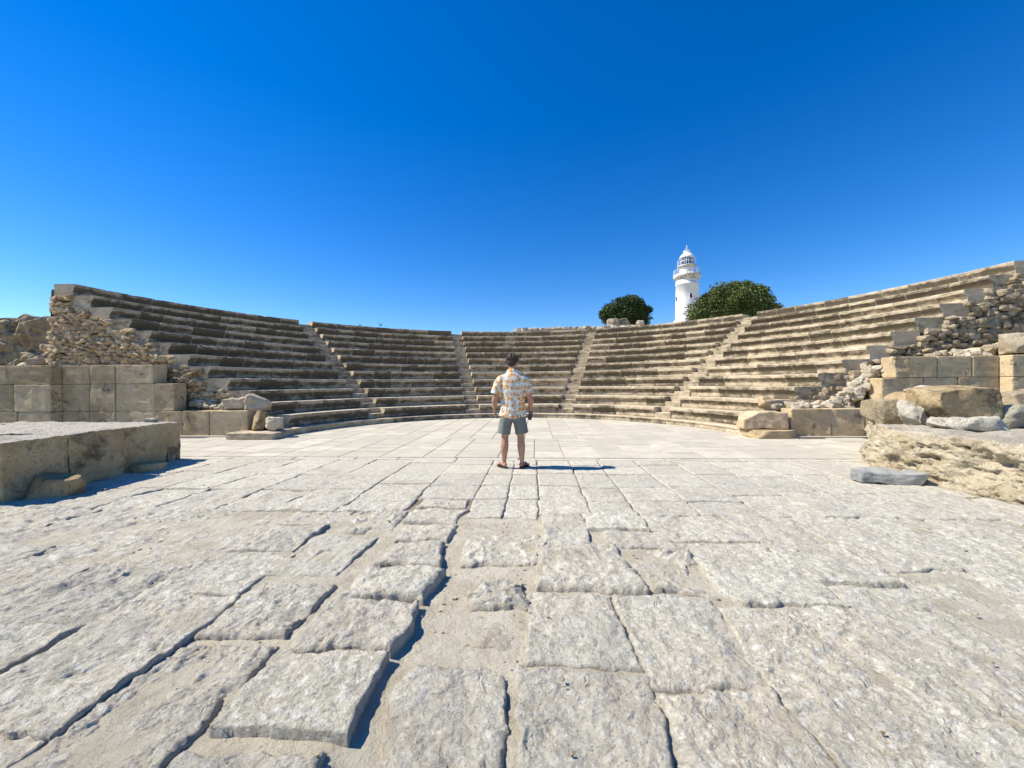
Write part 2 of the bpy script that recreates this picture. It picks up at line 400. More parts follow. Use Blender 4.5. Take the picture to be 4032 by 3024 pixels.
def make_paving():
    mb=MB(); sd=[1]
    def S(u0,u1,v0,v1,top=0.,relief=.011,edge=.011,jit=.018,j=.006,**k):
        u0,u1=[min((c for c in (-2.645,-1.935,-1.37,-.09,.505,1.10,1.93,2.515) if abs(c-x)<.055),key=lambda c:abs(c-x),default=x) for x in (u0,u1)]
        if (v0+v1)/2<4.15 and v1<4.19: v0-=.014; v1+=.014
        sd[0]+=1; slab(mb,qd(u0,u1,v0,v1,rg,j,k.pop('g',-.001 if u0>.4 else .003)),top,sd[0],relief,edge,jit,**k)
    # -- hand placed, near zone
    S(-2.63,-1.95,.55,1.42,-.012,relief=.013); S(-2.66,-1.93,1.46,2.42,.012,tilt=(.006,0),j=.03,jit=.03)
    S(-2.63,-2.0,2.46,3.1,-.004); S(-2.6,-2.05,3.14,3.72,.0,relief=.014); S(-2.6,-2.0,3.76,4.2,-.004)
    S(-1.92,-1.40,.5,1.18,-.014,relief=.014); S(-1.92,-1.42,1.2,1.98,-.010,relief=.017,edge=.05)
    S(-1.93,-1.40,2.06,2.6,.012,relief=.014,edge=.04,tilt=(.01,-.01)); S(-2.03,-1.46,2.76,3.46,-.006,hole=(-1.72,3.06,.10,.12,.03),relief=.009)
    S(-1.95,-1.42,3.55,4.2,-.008,relief=.024,edge=.04)
    S(-.62,-.10,.6,1.84,.0,edge=.03,jit=.035,j=.04); S(-.38,-.08,2.0,2.36,-.034,relief=.009,jit=.05,edge=.04)
    S(-.40,-.07,2.40,2.74,.004,relief=.03,edge=.05,jit=.05); S(-.62,.04,3.02,3.57,-.008,relief=.016,edge=.05,jit=.04)
    S(-.74,.04,3.6,3.98,-.040,relief=.004,edge=.02)
    S(-.06,.5,.5,1.30,.0,edge=.03,jit=.03); S(-.07,.49,1.33,1.88,.002,edge=.025,jit=.03,relief=.013); S(-.04,.5,1.93,2.56,.0,edge=.02)
    S(-.01,.73,2.62,3.34,.030,relief=.016,edge=.075,jit=.03,tilt=(0,.0)); S(.07,.54,3.39,4.12,.004)
    S(.47,1.12,3.70,4.14,.016,tilt=(0,-.01)); S(.64,1.2,3.33,3.66,-.004)
    S(.76,1.25,2.62,3.28,-.006,relief=.026,edge=.04,jit=.04)
    S(.53,1.08,1.80,2.56,.004,edge=.03); S(.52,1.08,.5,1.76,.0,relief=.014,edge=.03,jit=.03)
    S(1.27,1.94,2.53,3.45,.012,tilt=(.01,-.018),j=.03,jit=.03); S(1.12,1.92,1.42,2.48,.0,relief=.014,jit=.03); S(1.12,1.92,.4,1.38,.0,relief=.014)
    S(1.14,1.9,3.5,4.12,.0)
    S(1.98,2.5,2.78,3.42,.014,tilt=(0,-.016)); S(1.96,2.5,1.75,2.74,-.004,jit=.03); S(1.96,2.5,.5,1.7,.0); S(1.96,2.5,3.46,4.12,.0)
    # -- generic near zone either side
    def brk(a,b,lo,hi):
        o=[a]
        while o[-1]<b-hi*.8: o.append(o[-1]+rg.uniform(lo,hi))
        o[-1]=b; return o
    for u0,u1 in ((-8.2,-7.3),(-7.3,-6.5),(-6.5,-5.75),(-5.75,-4.95),(-4.95,-4.2),(-4.2,-3.4),(-3.4,-2.66),(2.53,3.15),(3.15,3.9),(3.9,4.65),(4.65,5.4),(5.4,6.3),(6.3,7.4)):
        bs=brk(.2+rg.uniform(0,.4),4.15,.6,1.3)
        for a,b in zip(bs[:-1],bs[1:]):
            low=rg.random()<.12
            S(u0,u1,a,b,-.02 if low else rg.uniform(-.006,.012),relief=rg.uniform(.011,.018),edge=rg.uniform(.008,.02),jit=.025,j=.012,g=rg.choice((-.014,-.008,-.004,.003)),tilt=(rg.uniform(-.012,.012),rg.uniform(-.01,.01)))
    for u0 in np.arange(-6,6,.85):
        for v0 in (-1.7,-.9,-.1): S(u0,u0+.85,v0,v0+.78,0,step=.08)
    # -- middle zone: regular slabs
    cols=[-9.2,-8.3,-7.4,-6.6,-5.8,-5.1,-4.4,-3.65,-2.95,-2.22,-1.45,-.75,-.36,.03,.61,1.12,1.75,2.4,3.0,3.7,4.4,5.1,5.8,6.6,7.5,8.5]
    base=[4.14,4.66,5.28,5.92,6.62,7.0]
    for k,(u0,u1) in enumerate(zip(cols[:-1],cols[1:])):
        b=[x+(rg.uniform(-.14,.14) if 0<i<5 else 0) for i,x in enumerate(base)]
        if -.8<u0<0: b=[4.0]+base[1:]
        if -1.5<u0<-1: b=[4.66]+base[2:] ; S(-1.42,-.8,4.32,4.64,0)
        if abs((u0+u1)/2)>2.5 : b=[b[0],(b[1]+b[2])/2,b[3],b[5]]
        b[-1]=7.02
        for a,c in zip(b[:-1],b[1:]):
            rough=max(0,5.6-(a+c)/2)/1.6+(abs(u0)>2.6)*.3
            S(u0,u1,a,c,rg.uniform(-.006,.008),relief=.0035+.006*min(1.3,rough),edge=.007+.011*min(1,rough),jit=.006+.014*min(1,rough),j=.008,g=rg.choice((-.003,.0,.003)) if abs(u0)>1.2 else .003,warm=.25 if a>5.5 else 0.,tilt=(rg.uniform(-.004,.004),rg.uniform(-.008,.003)))
    # long border course between stage and orchestra
    u=-9.3
    while u<9:
        L=rg.uniform(.7,1.5); S(u,u+L,7.03,7.24,0,relief=.002,edge=.006,jit=.003,j=.003,g=.005,warm=.5); u+=L
    o=frame_obj('stage_paving',mb,M_PAVE); tag(o,kind='structure')
    # orchestra
    mb=MB(); k=0
    for (va,vb,off) in ((7.25,9.75,0.),(9.75,16.2,.3)):
        u=-11.23+off
        while u<10.5:
            wd=rg.uniform(.55,.9); v=va
            while v<vb-.05:
                L=rg.uniform(.38,.95); 
                if vb-(v+L)<.3: L=vb-v
                w,t=UV(u+wd/2,v+L/2)
                if math.hypot(w,t)<KR+.6 or (t<.45 and abs(w)<10.5):
                    k+=1; g=.007; z=rg.uniform(-.0015,.0015)
                    x0,x1,y0,y1=u+g,u+wd-g,v+g*1.9,v+L-g*1.9
                    q=[UV(x0,y0),UV(x1,y0),UV(x1,y1),UV(x0,y1)]
                    vv=[(a,b,z-.003) for a,b in q]; i_=.005
                    q2=[UV(x0+i_,y0+i_),UV(x1-i_,y0+i_),UV(x1-i_,y1-i_),UV(x0+i_,y1-i_)]
                    vv+=[(a,b,z) for a,b in q2]+[(a,b,-.05) for a,b in q]
                    ff=[(4,5,6,7)]+[(j,(j+1)%4,4+(j+1)%4,4+j) for j in range(4)]+[(8+j,8+(j+1)%4,(j+1)%4,j) for j in range(4)]
                    mb.add(vv,ff,rnd=rg.random(),dirt=0.,warm=rg.uniform(.75,1.))
                v+=L
            u+=wd
    o=frame_obj('orchestra_paving',mb,M_PAVE,False); tag(o,kind='structure')
make_paving()
# proud slabs of the row that stands above the earth channel
def proud():
    L=[((-1.315,-.735),(1.475,1.935),.026,.009,.012,'flat square paving slab, sharp-edged and nearest of the raised row beside the earth channel'),
       ((-1.285,-.725),(1.965,2.375),.024,.012,.03,'second nearest slab of the raised row, sloping with a ridged worn top'),
       ((-1.29,-.70),(2.405,2.90),.026,.012,.045,'largest rounded slab of the raised row, third from the front, broad pillow-like top'),
       ((-1.27,-.755),(2.935,3.30),.020,.013,.03,'fourth raised slab from the front with a dark broken right corner'),
       ((-1.31,-.75),(3.345,3.79),.014,.012,.03,'fifth raised slab from the front, pale with chipped rear corner'),
       ((-1.34,-.77),(3.83,4.27),.010,.010,.03,'farthest slab of the raised row, beside the sunken grey strip')]
    for i,((u0,u1),(v0,v1),top,rel,ed,lab) in enumerate(L):
        mb=MB(); slab(mb,qd(u0,u1,v0,v1,rg,.014,.0),top,60+i*1.7,rel,ed,.016 if i<1 else .028,tilt=(.004,-.006))
        o=frame_obj('paving_slab',mb,M_PAVE); tag(o,lab,'paving slab','raised slabs along the earth channel')
    mb=MB(); slab(mb,qd(-1.36,-.78,.7,1.41,rg,.02),.0,77,.012,.03,.02)
    o=frame_obj('paving_slab',mb,M_PAVE); tag(o,'rough slab at the bottom edge of the photo, in front of the flat square slab','paving slab','raised slabs along the earth channel')
proud()
# ------------------------------------------------------------ amphitheatre
TH=empty('amphitheatre',(C0[0],C0[1],0),-A)
tag(TH,'large curved ancient stone theatre of twelve stained seat rows cut by four stairways','theatre')
ST=[math.radians(a) for a in (-51.35,-17.05,17.15,51.45)]; SW=.30
def ph_end(r,sgn): return sgn*math.acos(min(1,TE/r))
def bound(k,side):
    """returns phi(r) for wedge k, side 0/1"""
    if side==0: return (lambda r: ph_end(r,-1)) if k==0 else (lambda r: ST[k-1]+math.asin(SW/r))
    return (lambda r: ph_end(r,1)) if k==4 else (lambda r: ST[k]-math.asin(SW/r))
PROF=[(.74,0,0.),(.50,0,.0),(.28,0,.0),(.12,0,.05),(.025,0,.2),(.007,-.006,.35),(.0,-.020,.5),(-.002,-.055,.55),(-.001,-.095,.62),(.010,-.104,.85),(.020,-.115,.95),(.040,-.145,1.),(.068,-.18,1.),(.088,-.215,.95),(.096,-.245,.8),(.086,-.252,.7),(.084,-.30,.62),(.084,-.352,.8)]  # third value: stain plus painted shadow, strongest in the hollow below the nose
def make_rows():
    for i in range(12):
        r0=R1+T_*i; top=H1+R_*i; H=R_ if i else H1-KH
        for k in range(5):
            rr=random.Random(i*10+k); b0,b1=bound(k,0),bound(k,1)
            L=(b1(r0)-b0(r0))*r0; js=[0.]
            while js[-1]*L<L-.75: js.append(js[-1]+rr.uniform(.62,1.25)/L)
            js[-1]=1.
            if len(js)<2: js=[0.,1.]
            mb=MB()
            for a,b in zip(js[:-1],js[1:]):
                g=.004/L; a2=a+(g if a>0 else 0); b2=b-(g if b<1 else 0)
                n=max(3,int((b2-a2)*L/.055)); s=np.linspace(a2,b2,n+1); q_=.016/L; s=np.concatenate([[a2,a2+q_],s[1:-1],[b2-q_,b2]]); n=n+2
                dr=rr.gauss(0,.006); dz=rr.gauss(0,.0025); rnd=rr.random()
                prof=PROF if i<11 else [(min(p[0],.66) if p[0]<.6 else .66,p[1],p[2]) for p in PROF]
                if i==11: prof=[(x if x<.02 else (x if z==0 else x*.55),z,st) for x,z,st in prof]
                pr=np.array(prof); rads=r0+dr+pr[:,0]
                phi=np.array([[ (1-t)*b0(r)+t*b1(r) for r in rads] for t in s])
                RR=np.broadcast_to(rads,phi.shape); Z=np.broadcast_to(top+dz+pr[:,1],phi.shape)
                P=np.stack([RR*np.sin(phi),RR*np.cos(phi),Z],-1)
                nz=fbm(P,3.0,4,1)*.006+fbm(P,15,3,2)*.003
                chip=np.clip(fbm(P,2.4,4,8)-.34,0,1)*.07
                edge=np.clip((pr[:,2]>.15)&(pr[:,2]<.85),0,1)
                end=np.clip(1-np.minimum(s-a2,b2-s)*L/.05,0,1)[:,None]*.008
                inw=(nz+chip*edge*.9+end*edge)*(pr[:,0]<.2)
                rad=np.stack([np.sin(phi),np.cos(phi),0*phi],-1)
                P=P+rad*inw[...,None]; P[...,2]+= -chip*edge*.5-end*edge*.4+fbm(P,4,3,5)*.004
                stain=np.broadcast_to(pr[:,2],phi.shape)*(1 if i<11 else .9)+(.12 if i==11 else 0)+.015*i-.04  # stain plus the painted shadow from the profile
                stain=stain+(.10 if k<2 else 0)*(pr[:,2]>.3)+(-.25 if (i==0 and k==2) else 0)  # left wedges: risers darkened further, mostly shade painted into the colour
                m=len(prof); base=mb.n
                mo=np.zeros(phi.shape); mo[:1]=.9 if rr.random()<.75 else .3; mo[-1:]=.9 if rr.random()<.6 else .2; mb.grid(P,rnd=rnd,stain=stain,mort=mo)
                # end caps (profile polygons closed through the base)
                for row,flip in ((0,False),(n,True)):
                    V=P[row].copy(); zb=top-H if i else KH
                    vb=V[-1].copy(); vb[2]=top-.40; vk=V[0].copy(); vk[2]=top-.40
                    V2=np.vstack([V,vb,vk]); idx=list(range(len(V2)))
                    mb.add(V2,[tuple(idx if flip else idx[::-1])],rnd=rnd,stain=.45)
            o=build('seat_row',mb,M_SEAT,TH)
make_rows()
def make_stairs():
    for q,ps in enumerate(ST):
        mb=MB(); steps=[]
        ax=np.array([math.sin(ps),math.cos(ps)]); px=np.array([math.cos(ps),-math.sin(ps)])
        c,s=math.cos(ps),math.sin(ps)
        def place(V): 
            V=np.array(V); return np.stack([V[:,0]*px[0]+V[:,1]*ax[0],V[:,0]*px[1]+V[:,1]*ax[1],V[:,2]],-1)
        # sloping bed under the treads
        v=[(-.31,R1+.12,KH),(.31,R1+.12,KH),(.31,R1+12.9*T_,H1+R_*11-.2),(-.31,R1+12.9*T_,H1+R_*11-.2),(-.31,R1+.12,0),(.31,R1+.12,0),(.31,R1+12.9*T_,0),(-.31,R1+12.9*T_,0)]
        mb.add(place(v),[(0,1,2,3),(4,7,6,5),(0,4,5,1),(1,5,6,2),(2,6,7,3),(3,7,4,0)],rnd=.5,stain=.1)
        body=build('stairway',mb,M_SEAT,TH)
        rr=random.Random(q)
        for i in range(24):
            ra=R1+.04+T_*.5*i; z=KH+(R_*.5)*(i+1)-.005
            if i>=23: continue
            V,F=cs(7); P=np.sign(V)*(1-(1-np.abs(V))**2.2); k=40
            P=P/((np.abs(P)**k).sum(1)**(1/k))[:,None]
            hw=.298; dep=.40 if i<22 else .8
            P=P*np.array([hw,dep/2,.13]); P[:,0]+=0; P[:,1]+=ra+dep/2; P[:,2]+=z-.13
            W_=place(P); d=fbm(W_,6,4,3)*.008; P[:,1]+=d; P[:,2]+=fbm(W_,5,3,6)*.006
            fv=((V[:,1]<-.9)&(V[:,2]<.93)); sv=.50+.14*rr.random(); m2=MB(); m2.add(place(P),F,rnd=rr.uniform(.4,.6),stain=np.where(fv,sv,.08)); build('step',m2,M_SEAT,body)  # risers coloured darker than treads to give the steps definition
make_stairs()
def ring(r0,r1,z0,z1,p0,p1,n=60):
    ph=np.linspace(p0,p1,n); prof=[(r0,z0),(r0,z1),(r1,z1),(r1,z0)]
    P=np.array([[(r*math.sin(a),r*math.cos(a),z) for r,z in prof] for a in ph]); return P
def make_kerb():
    mb=MB(); rr=random.Random(4); p=math.radians(-86); p1=math.radians(86)
    while p<p1:
        q=min(p1,p+rr.uniform(.7,1.5)/KR); n=max(3,int((q-p-.0006)*KR/.07)); ph=np.linspace(p+.0003,q-.0003,n)
        pr=np.array([(.45,0),(.2,0),(.03,0),(.005,-.008),(0,-.03),(.004,-.055),(.02,-.065),(.022,-.12),(.012,-.13),(.010,-.185)])
        dz=rr.gauss(0,.003); R=KR+pr[:,0]; PH,RRR=np.meshgrid(ph,R,indexing='ij')
        P=np.stack([RRR*np.sin(PH),RRR*np.cos(PH),np.broadcast_to(KH+dz+pr[:,1],PH.shape)],-1)
        nz=fbm(P,5,4,3)*.007+np.clip(fbm(P,2.5,4,8)-.25,0,1)*.05*((pr[:,1]<0)&(pr[:,1]>-.07))
        P=P+np.stack([np.sin(PH),np.cos(PH),0*PH],-1)*(nz*(pr[:,0]<.1))[...,None]
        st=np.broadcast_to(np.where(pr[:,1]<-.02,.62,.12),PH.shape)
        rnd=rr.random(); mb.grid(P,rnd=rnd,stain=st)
        for row,fl in ((0,False),(-1,True)):
            V=np.vstack([P[row],P[row][0]*[1,1,0]]); ii=list(range(len(V))); mb.add(V,[tuple(ii if fl else ii[::-1])],rnd=rnd,stain=.3)
        p=q
    build('base_kerb',mb,M_SEAT,TH)
    # kerb returns along the wall foot
    for x0,x1 in ((-7.35,-6.05),):
        V,F=cs(12); k=20; P=V/((np.abs(V)**k).sum(1)**(1/k))[:,None]; P=P*np.array([(x1-x0)/2,.34,.085])+np.array([(x0+x1)/2,.22,.085]); P+=vnoise(P,4,3)*.01
        mb=MB(); mb.add(P,F,rnd=.5,stain=.35); build('kerb_return',mb,M_SEAT,TH)
    # narrow gutter stones before the kerb
make_kerb()
def make_back():
    mb=MB(); r=R1+T_*11+.60
    ph=np.linspace(ph_end(r,-1),ph_end(r,1),120)
    for (ra,za,rb,zb) in ((r,0,r,H1+R_*11-.012),):
        prof=[(r-.02,H1+R_*11-.16),(r+.16,H1+R_*11-.16),(r+.18,H1+R_*11-.5),(r+.2,-.1)]
        P=np.array([[(q*math.sin(a),q*math.cos(a),z) for q,z in prof] for a in ph]); P+=vnoise(P,2,3)*.02
        mb.grid(P,rnd=.4,stain=.4)
    build('outer_wall',mb,M_DARKRUB,TH)
make_back()
def rubble_patch(mb,fn_inside,w0,w1,z0,z1,t,seed,ny=-1,sz=(.10,.30),hz=(.06,.13),n=3,depth=.14):
    rr=random.Random(seed); z=z0
    while z<z1:
        h=rr.uniform(*hz); w=w0+rr.uniform(-.1,0)
        while w<w1:
            L=rr.uniform(*sz)*(.8+h*3)
            cx,cz=w+L/2,z+h/2+rr.uniform(-.03,.03)
            if fn_inside(cx,cz):
                P,F=rock_shape((L*1.04,depth*rr.uniform(1.,1.5),h*rr.uniform(.95,1.25)),n,rr.uniform(.35,.94),.10,rr.uniform(0,99),1.4)
                P=rot3(P,rr.uniform(-.2,.2),rr.uniform(-.16,.16),rr.uniform(-.2,.2))
                mb.add(P+np.array([cx,t+rr.uniform(-.03,.05),cz]),F,rnd=rr.random())
            w+=L
        z+=h*.92
def make_end_masonry():
    zt=H1+R_*11
    for sg in (-1,1):
        # solid core behind the end faces: one stepped prism
        mb=MB()
        core_t=TE+.10
        for i in range(12):
            ra=math.sqrt((R1+T_*i+.16)**2-core_t**2); rb=math.sqrt((R1+T_*11+.66)**2-core_t**2)
            z0=0 if i==0 else H1+R_*(i-1)-.02; z1=H1+R_*i-.03
            if ra<rb:
                x0,x1=sorted((sg*ra,sg*rb)); v,f=boxv(x0,x1,core_t+.003*i,core_t+1.2,z0,z1); mb.add(v,f,rnd=.5)
        name='end_masonry'
        core=build(name,mb,M_MORTAR,TH)
        mb=MB(); rb=math.sqrt((R1+T_*11+.68)**2-TE**2)
        def inside(x,z,sg=sg,rb=rb):
            if abs(x)>rb or z>zt-.36: return False
            i=math.floor((z-H1)/R_)+1; i=max(0,min(11,i))
            nose=math.sqrt((R1+T_*i)**2-TE**2)
            return abs(x)>nose+.62+.12*math.sin(i*7.3+sg)
        xs=sorted((sg*6.9,sg*(rb+.05)))
        rubble_patch(mb,inside,xs[0],xs[1],.6,zt-.15,TE+.02,11+sg,depth=.20,n=4,sz=(.10,.26) if sg<0 else (.13,.30),hz=(.06,.12) if sg<0 else (.08,.15))
        build('rubble_infill',mb,M_RUB if sg<0 else M_DARKRUB,core)
        # ragged outer edge stones
        if sg<0:
            mb=MB(); rr=random.Random(3); z=1.9
            while z<zt-.42:
                P,F=rock_shape((rr.uniform(.2,.45),.5,rr.uniform(.08,.16)),4,.5,.1,rr.random()*50,1.5); mb.add(P+np.array([sg*(rb+.02+rr.uniform(-.1,.08)),TE+.22,z]),F,rnd=rr.random()); z+=.10
            build('quoin_stones',mb,M_RUB,core)
make_end_masonry()
# ------------------------------------------------------------ analemma (retaining) walls
def ashlar(mb,x0,x1,z0,z1,t,th,rr,bl=(.7,1.2),sd=0):
    x=x0
    while x<x1-.01:
        L=rr.uniform(*bl)
        if x1-(x+L)<.35: L=x1-x
        n=max(4,int(L/.09)); V,F=cs(8); k=40; V=np.sign(V)*(1-(1-np.abs(V))**1.9); P=V/((np.abs(V)**k).sum(1)**(1/k))[:,None]
        P=P*np.array([L/2-.009,th/2,(z1-z0)/2-.001])+np.array([x+L/2,t+th/2+rr.uniform(-.008,.008),(z0+z1)/2])
        P+=vnoise(P,5,3,sd)*.006+ (np.clip(fbm(P,2.6,4,sd+4)-.25,0,1)*.05)[:,None]*np.array([0,1,0])
        mb.add(P,F,rnd=rr.random()); x+=L
    v,f=boxv(x0+.015,x1-.015,t+.034,t+th-.02,z0+.01,z1-.012); mb.add(v,f,rnd=3.)
def rwall(name,sgn,label,seg1,seg2,seg3,ret):
    root=empty(name,(C0[0],C0[1],0),-A); tag(root,label,'stone wall')
    T0=.47
    def mk(nm,segs,mat=M_ASH):
        mb=MB(); rr=random.Random(int(sgn*3+7))
        for s,(a,b,z0,z1,t,th) in enumerate(segs):
            x0,x1=sorted((sgn*a,sgn*b)); ashlar(mb,x0,x1,z0,z1,t,th,rr,sd=s)
        return build(nm,mb,mat,root)
    END=20.
    mk('lower_course',[(seg3,ret,0,.71,T0,.42),(ret,END,0,.71,T0-.26,.6)])
    mk('middle_course',[(seg2,ret,.712,1.475,T0+.004,.40),(ret,END,.712,1.475,T0-.255,.6)])
    mk('upper_course',[(seg1,ret,1.478,2.0,T0+.002,.42),(ret,END,1.478,2.0,T0-.257,.6)])
    # earth and rubble core filling behind the wall
    mb=MB(); x0,x1=sorted((sgn*(seg1+.15),sgn*END)); v,f=boxv(x0,x1,T0+.36,TE+.12,0,1.93); mb.add(v,f,rnd=.5)
    x0,x1=sorted((sgn*(seg3+.1),sgn*(seg1+.15))); v,f=boxv(x0,x1,T0+.36,TE+.12,0,.66); mb.add(v,f,rnd=.5)
    build('core_fill',mb,M_MORTAR,root)
    return root
rwall('retaining_wall',-1,'stepped ochre ashlar wall on the left in front of the rubble end of the seating',9.93,9.32,7.2,12.65)
rwall('retaining_wall',1,'ochre ashlar wall on the right behind the eroded rock, with a sunlit return',9.6,9.28,7.1,12.0)
# ------------------------------------------------------------ loose stones
def put(name,size,loc,rz=0,rx=0,ry=0,mat=M_PALE,n=12,boxy=.5,rough=.06,seed=0,freq=2.,label=None,cat='stone',group=None):
    """loc in world metres: centre of its base"""
    P,F=rock_shape(size,n,boxy,rough,seed,freq); P=rot3(P,rx,ry,0); P[:,2]-=P[:,2].min()
    mb=MB(); mb.add(P,F,rnd=(seed*.37)%1); o=build(name,mb,mat,smooth=True); o.location=loc; o.rotation_euler=(0,0,rz)
    tag(o,label,cat,group); return o
def gx(px,py,z=0.):
    """photo pixel -> world point at height z"""
    X,Y=px-2016,py-1512; xr=X-.0073*Y; yr=Y+.0073*X
    d=1515*(HC-z)/yr; return (xr/1515*d,d,z)
# stage-left platform blocks
def block(name,corners,z1,label,seed,mat,res=.035,rough=.012,cat='stone block'):
    """corners NL,NR,FR,FL world xy"""
    q=np.array(corners,float); mb=MB()
    lx=np.linalg.norm(q[1]-q[0]); ly=np.linalg.norm(q[2]-q[1]); n,m,h=max(4,int(lx/res)),max(4,int(ly/res)),max(4,int(z1/res))
    def bil(S,R): return ((1-S)*(1-R))[...,None]*q[0]+(S*(1-R))[...,None]*q[1]+(S*R)[...,None]*q[2]+((1-S)*R)[...,None]*q[3]
    def face(S,R,Z,nrm):
        P=np.concatenate([bil(S,R),Z[...,None]],-1)
        c=np.append(q.mean(0),z1/2)
        e=np.minimum(np.minimum(S,1-S)*lx,np.minimum(R,1-R)*ly)
        return P
    def disp(P):
        d=vnoise(P,2.2,4,seed)*rough*1.6+vnoise(P,9,3,seed+2)*rough*.9
        c=np.append(q.mean(0),z1*.5)
        chip=np.clip(fbm(P,1.6,5,seed+7)-.2,0,1)*rough*7
        top=np.clip((P[...,2]-(z1-.05))/.05,0,1)
        dirv=(c-P); dirv/=np.linalg.norm(dirv,axis=-1)[...,None]
        return P+d+dirv*chip[...,None]*(.3+.7*top)[...,None]
    s=np.linspace(0,1,n+1);r=np.linspace(0,1,m+1);z=np.linspace(0,1,h+1)*z1
    S,R=np.meshgrid(s,r,indexing='ij'); T0_=disp(face(S,R,0*S+z1,None)); inn=np.clip(np.minimum(np.minimum(S,1-S)*lx,np.minimum(R,1-R)*ly)/.06,0,1); T0_[...,2]+=inn*(ridged(T0_*np.array([1,1.8,1]),2.6,4,seed+4)*.022-.004); mb.grid(T0_,rnd=.5,pale=.9)
    S,Z=np.meshgrid(s,z,indexing='ij')
    mb.grid(disp(face(S,0*S,Z,None)),rnd=.5); mb.grid(disp(face(S,0*S+1,Z,None)),flip=True,rnd=.5)
    R,Z=np.meshgrid(r,z,indexing='ij')
    mb.grid(disp(face(0*R,R,Z,None)),flip=True,rnd=.5); mb.grid(disp(face(0*R+1,R,Z,None)),rnd=.5)
    o=build(name,mb,mat,smooth=True)
    tag(o,label,cat); return o
block('platform_block',[(-9.6,3.7),(-6.10,4.60),(-6.11,5.29),(-9.6,5.29)],.735,'nearest weathered ochre block of the left platform, cut off by the photo edge',1,M_BLOCK)
block('platform_block',[(-9.6,5.305),(-6.105,5.305),(-6.13,6.07),(-9.6,6.07)],.740,'second platform block from the left edge, pale ochre face behind the small boulder',2,M_BLOCK)
block('platform_block',[(-9.6,6.09),(-6.22,6.09),(-6.30,7.02),(-9.6,7.02)],.722,'third platform block, recessed and darker, before the narrow corner block',5,M_BLOCK)
block('platform_block',[(-9.6,7.035),(-6.31,7.035),(-6.33,7.34),(-9.6,7.58)],.715,'narrow dark corner block at the far right end of the left platform',6,M_BLOCK)
put('loose_stone',(.50,.36,.25),(-5.84,4.98,-.03),rz=.35,rx=.12,mat=M_BLOCK,boxy=.7,rough=.05,seed=3,label='brown squarish boulder lying in the shade against the left platform block')
put('loose_stone',(.45,.3,.12),(-6.0,6.35,-.02),rz=.9,mat=M_BLOCK,boxy=.5,rough=.08,seed=4,label='flat shaded stone at the joint between the two left platform blocks')
put('loose_stone',(.22,.16,.09),(-6.75,7.2,.71),rz=.2,mat=M_PALE,boxy=.2,rough=.04,seed=6,label='small rounded pebble lying on the top corner of the left platform')
# eroded rock at right
def eroded():
    mb=MB(); yy=np.linspace(0,1,230)
    # outline of the left (sunlit) face in plan
    path=spline([(5.78,3.2),(5.64,4.1),(5.60,4.6),(5.55,5.2),(5.62,5.8),(5.93,6.4),(6.28,6.85),(6.80,7.35),(7.65,8.1),(8.8,8.3),(10.2,8.3)],260)
    hs_=np.linspace(0,1,56); H=.66
    P=np.zeros((260,len(hs_),3)); nx=np.gradient(path,axis=0); nx/=np.linalg.norm(nx,axis=1)[:,None]; out=np.stack([-nx[:,1],nx[:,0]],-1)
    for j,h in enumerate(hs_):
        lean=-.10*(1-h)**1.5*0+(-.05)*h-.16*max(0,h-.82)**1.2*3
        P[:,j,:2]=path+out*(lean+.06*(1-h)**3)[...,None] if False else path+out*(lean+.06*(1-h)**3)
        P[:,j,2]=-.04+h*(H+.04)
    def disp(P,N):
        d=fbm(P,1.3,5,3)*.10+fbm(P*np.array([1,1,2.2]),3.2,4,8)*.05+ridged(P*np.array([1.4,1.4,.8])+vnoise(P,2,2,7)*.2,4.4,4,2)*.040-.03+np.floor(fbm(P*np.array([1,1,2.5]),2.2,3,71)*3)/3*.05
        Pw=P*np.array([1,1,1.35])+vnoise(P,3,2,4)*.12; sel=np.clip(fbm(P,2.7,2,61)*3,0,1); pit=np.clip(.36-cells(Pw,4.4,1),0,.16)*.9*sel+np.clip(.40-cells(Pw,9.5,3),0,.22)*.42*np.clip(fbm(P,3.7,2,63)*3+.5,0,1)+np.clip(.42-cells(Pw,19.,5),0,.28)*.16
        mask=np.clip(fbm(P,1.1,2,6)+.45,0,1)
        d=d-pit*mask+fbm(P,20,2,9)*.008
        return P+N*d[...,None]
    N=np.zeros_like(P); N[...,:2]=out[:,None,:]; N[...,2]=.15
    top=np.clip((hs_-.85)/.15,0,1)[None,:,None]; N=N*(1-top*.6)+np.array([0,0,1.])*top*.6
    Q=disp(P,N); mb.grid(Q,flip=True,rnd=.5)
    # top surface
    ns=60; tgt=np.stack([np.full(260,10.2),path[:,1]*.0+np.clip(path[:,1],3.2,8.2)],-1)
    s=np.linspace(0,1,ns)**1.4; T=np.zeros((260,ns,3))
    for j,a in enumerate(s):
        T[:,j,:2]=path*(1-a)+tgt*a; T[:,j,:2]+=out*(-.05-.16*.12)*(1-a); T[:,j,2]=H
    ND=np.zeros_like(T); ND[...,2]=1
    f=np.clip(s*10,0,1)[None,:,None]
    D=T+ND*(fbm(T,2.2,5,4)*.05+np.clip(-cells(T,6,3)+.35,-1,0)*0)[...,None]
    T2=D; T2[:,0]=Q[:,-1]; 
    for j in (1,2,3): T2[:,j]=T2[:,j]*(j/4)+ (Q[:,-1]+np.array([T[:,j,0]-T[:,0,0],T[:,j,1]-T[:,0,1],0*T[:,0,0]]).T)*(1-j/4)
    mb.grid(T2,flip=True,rnd=.3,pale=.45)
    o=build('eroded_rock',mb,M_YEL,smooth=True); tag(o,'massive pitted yellow eroded rock platform filling the right edge','rock')
eroded()
E_='rough blocks piled on the eroded yellow rock'
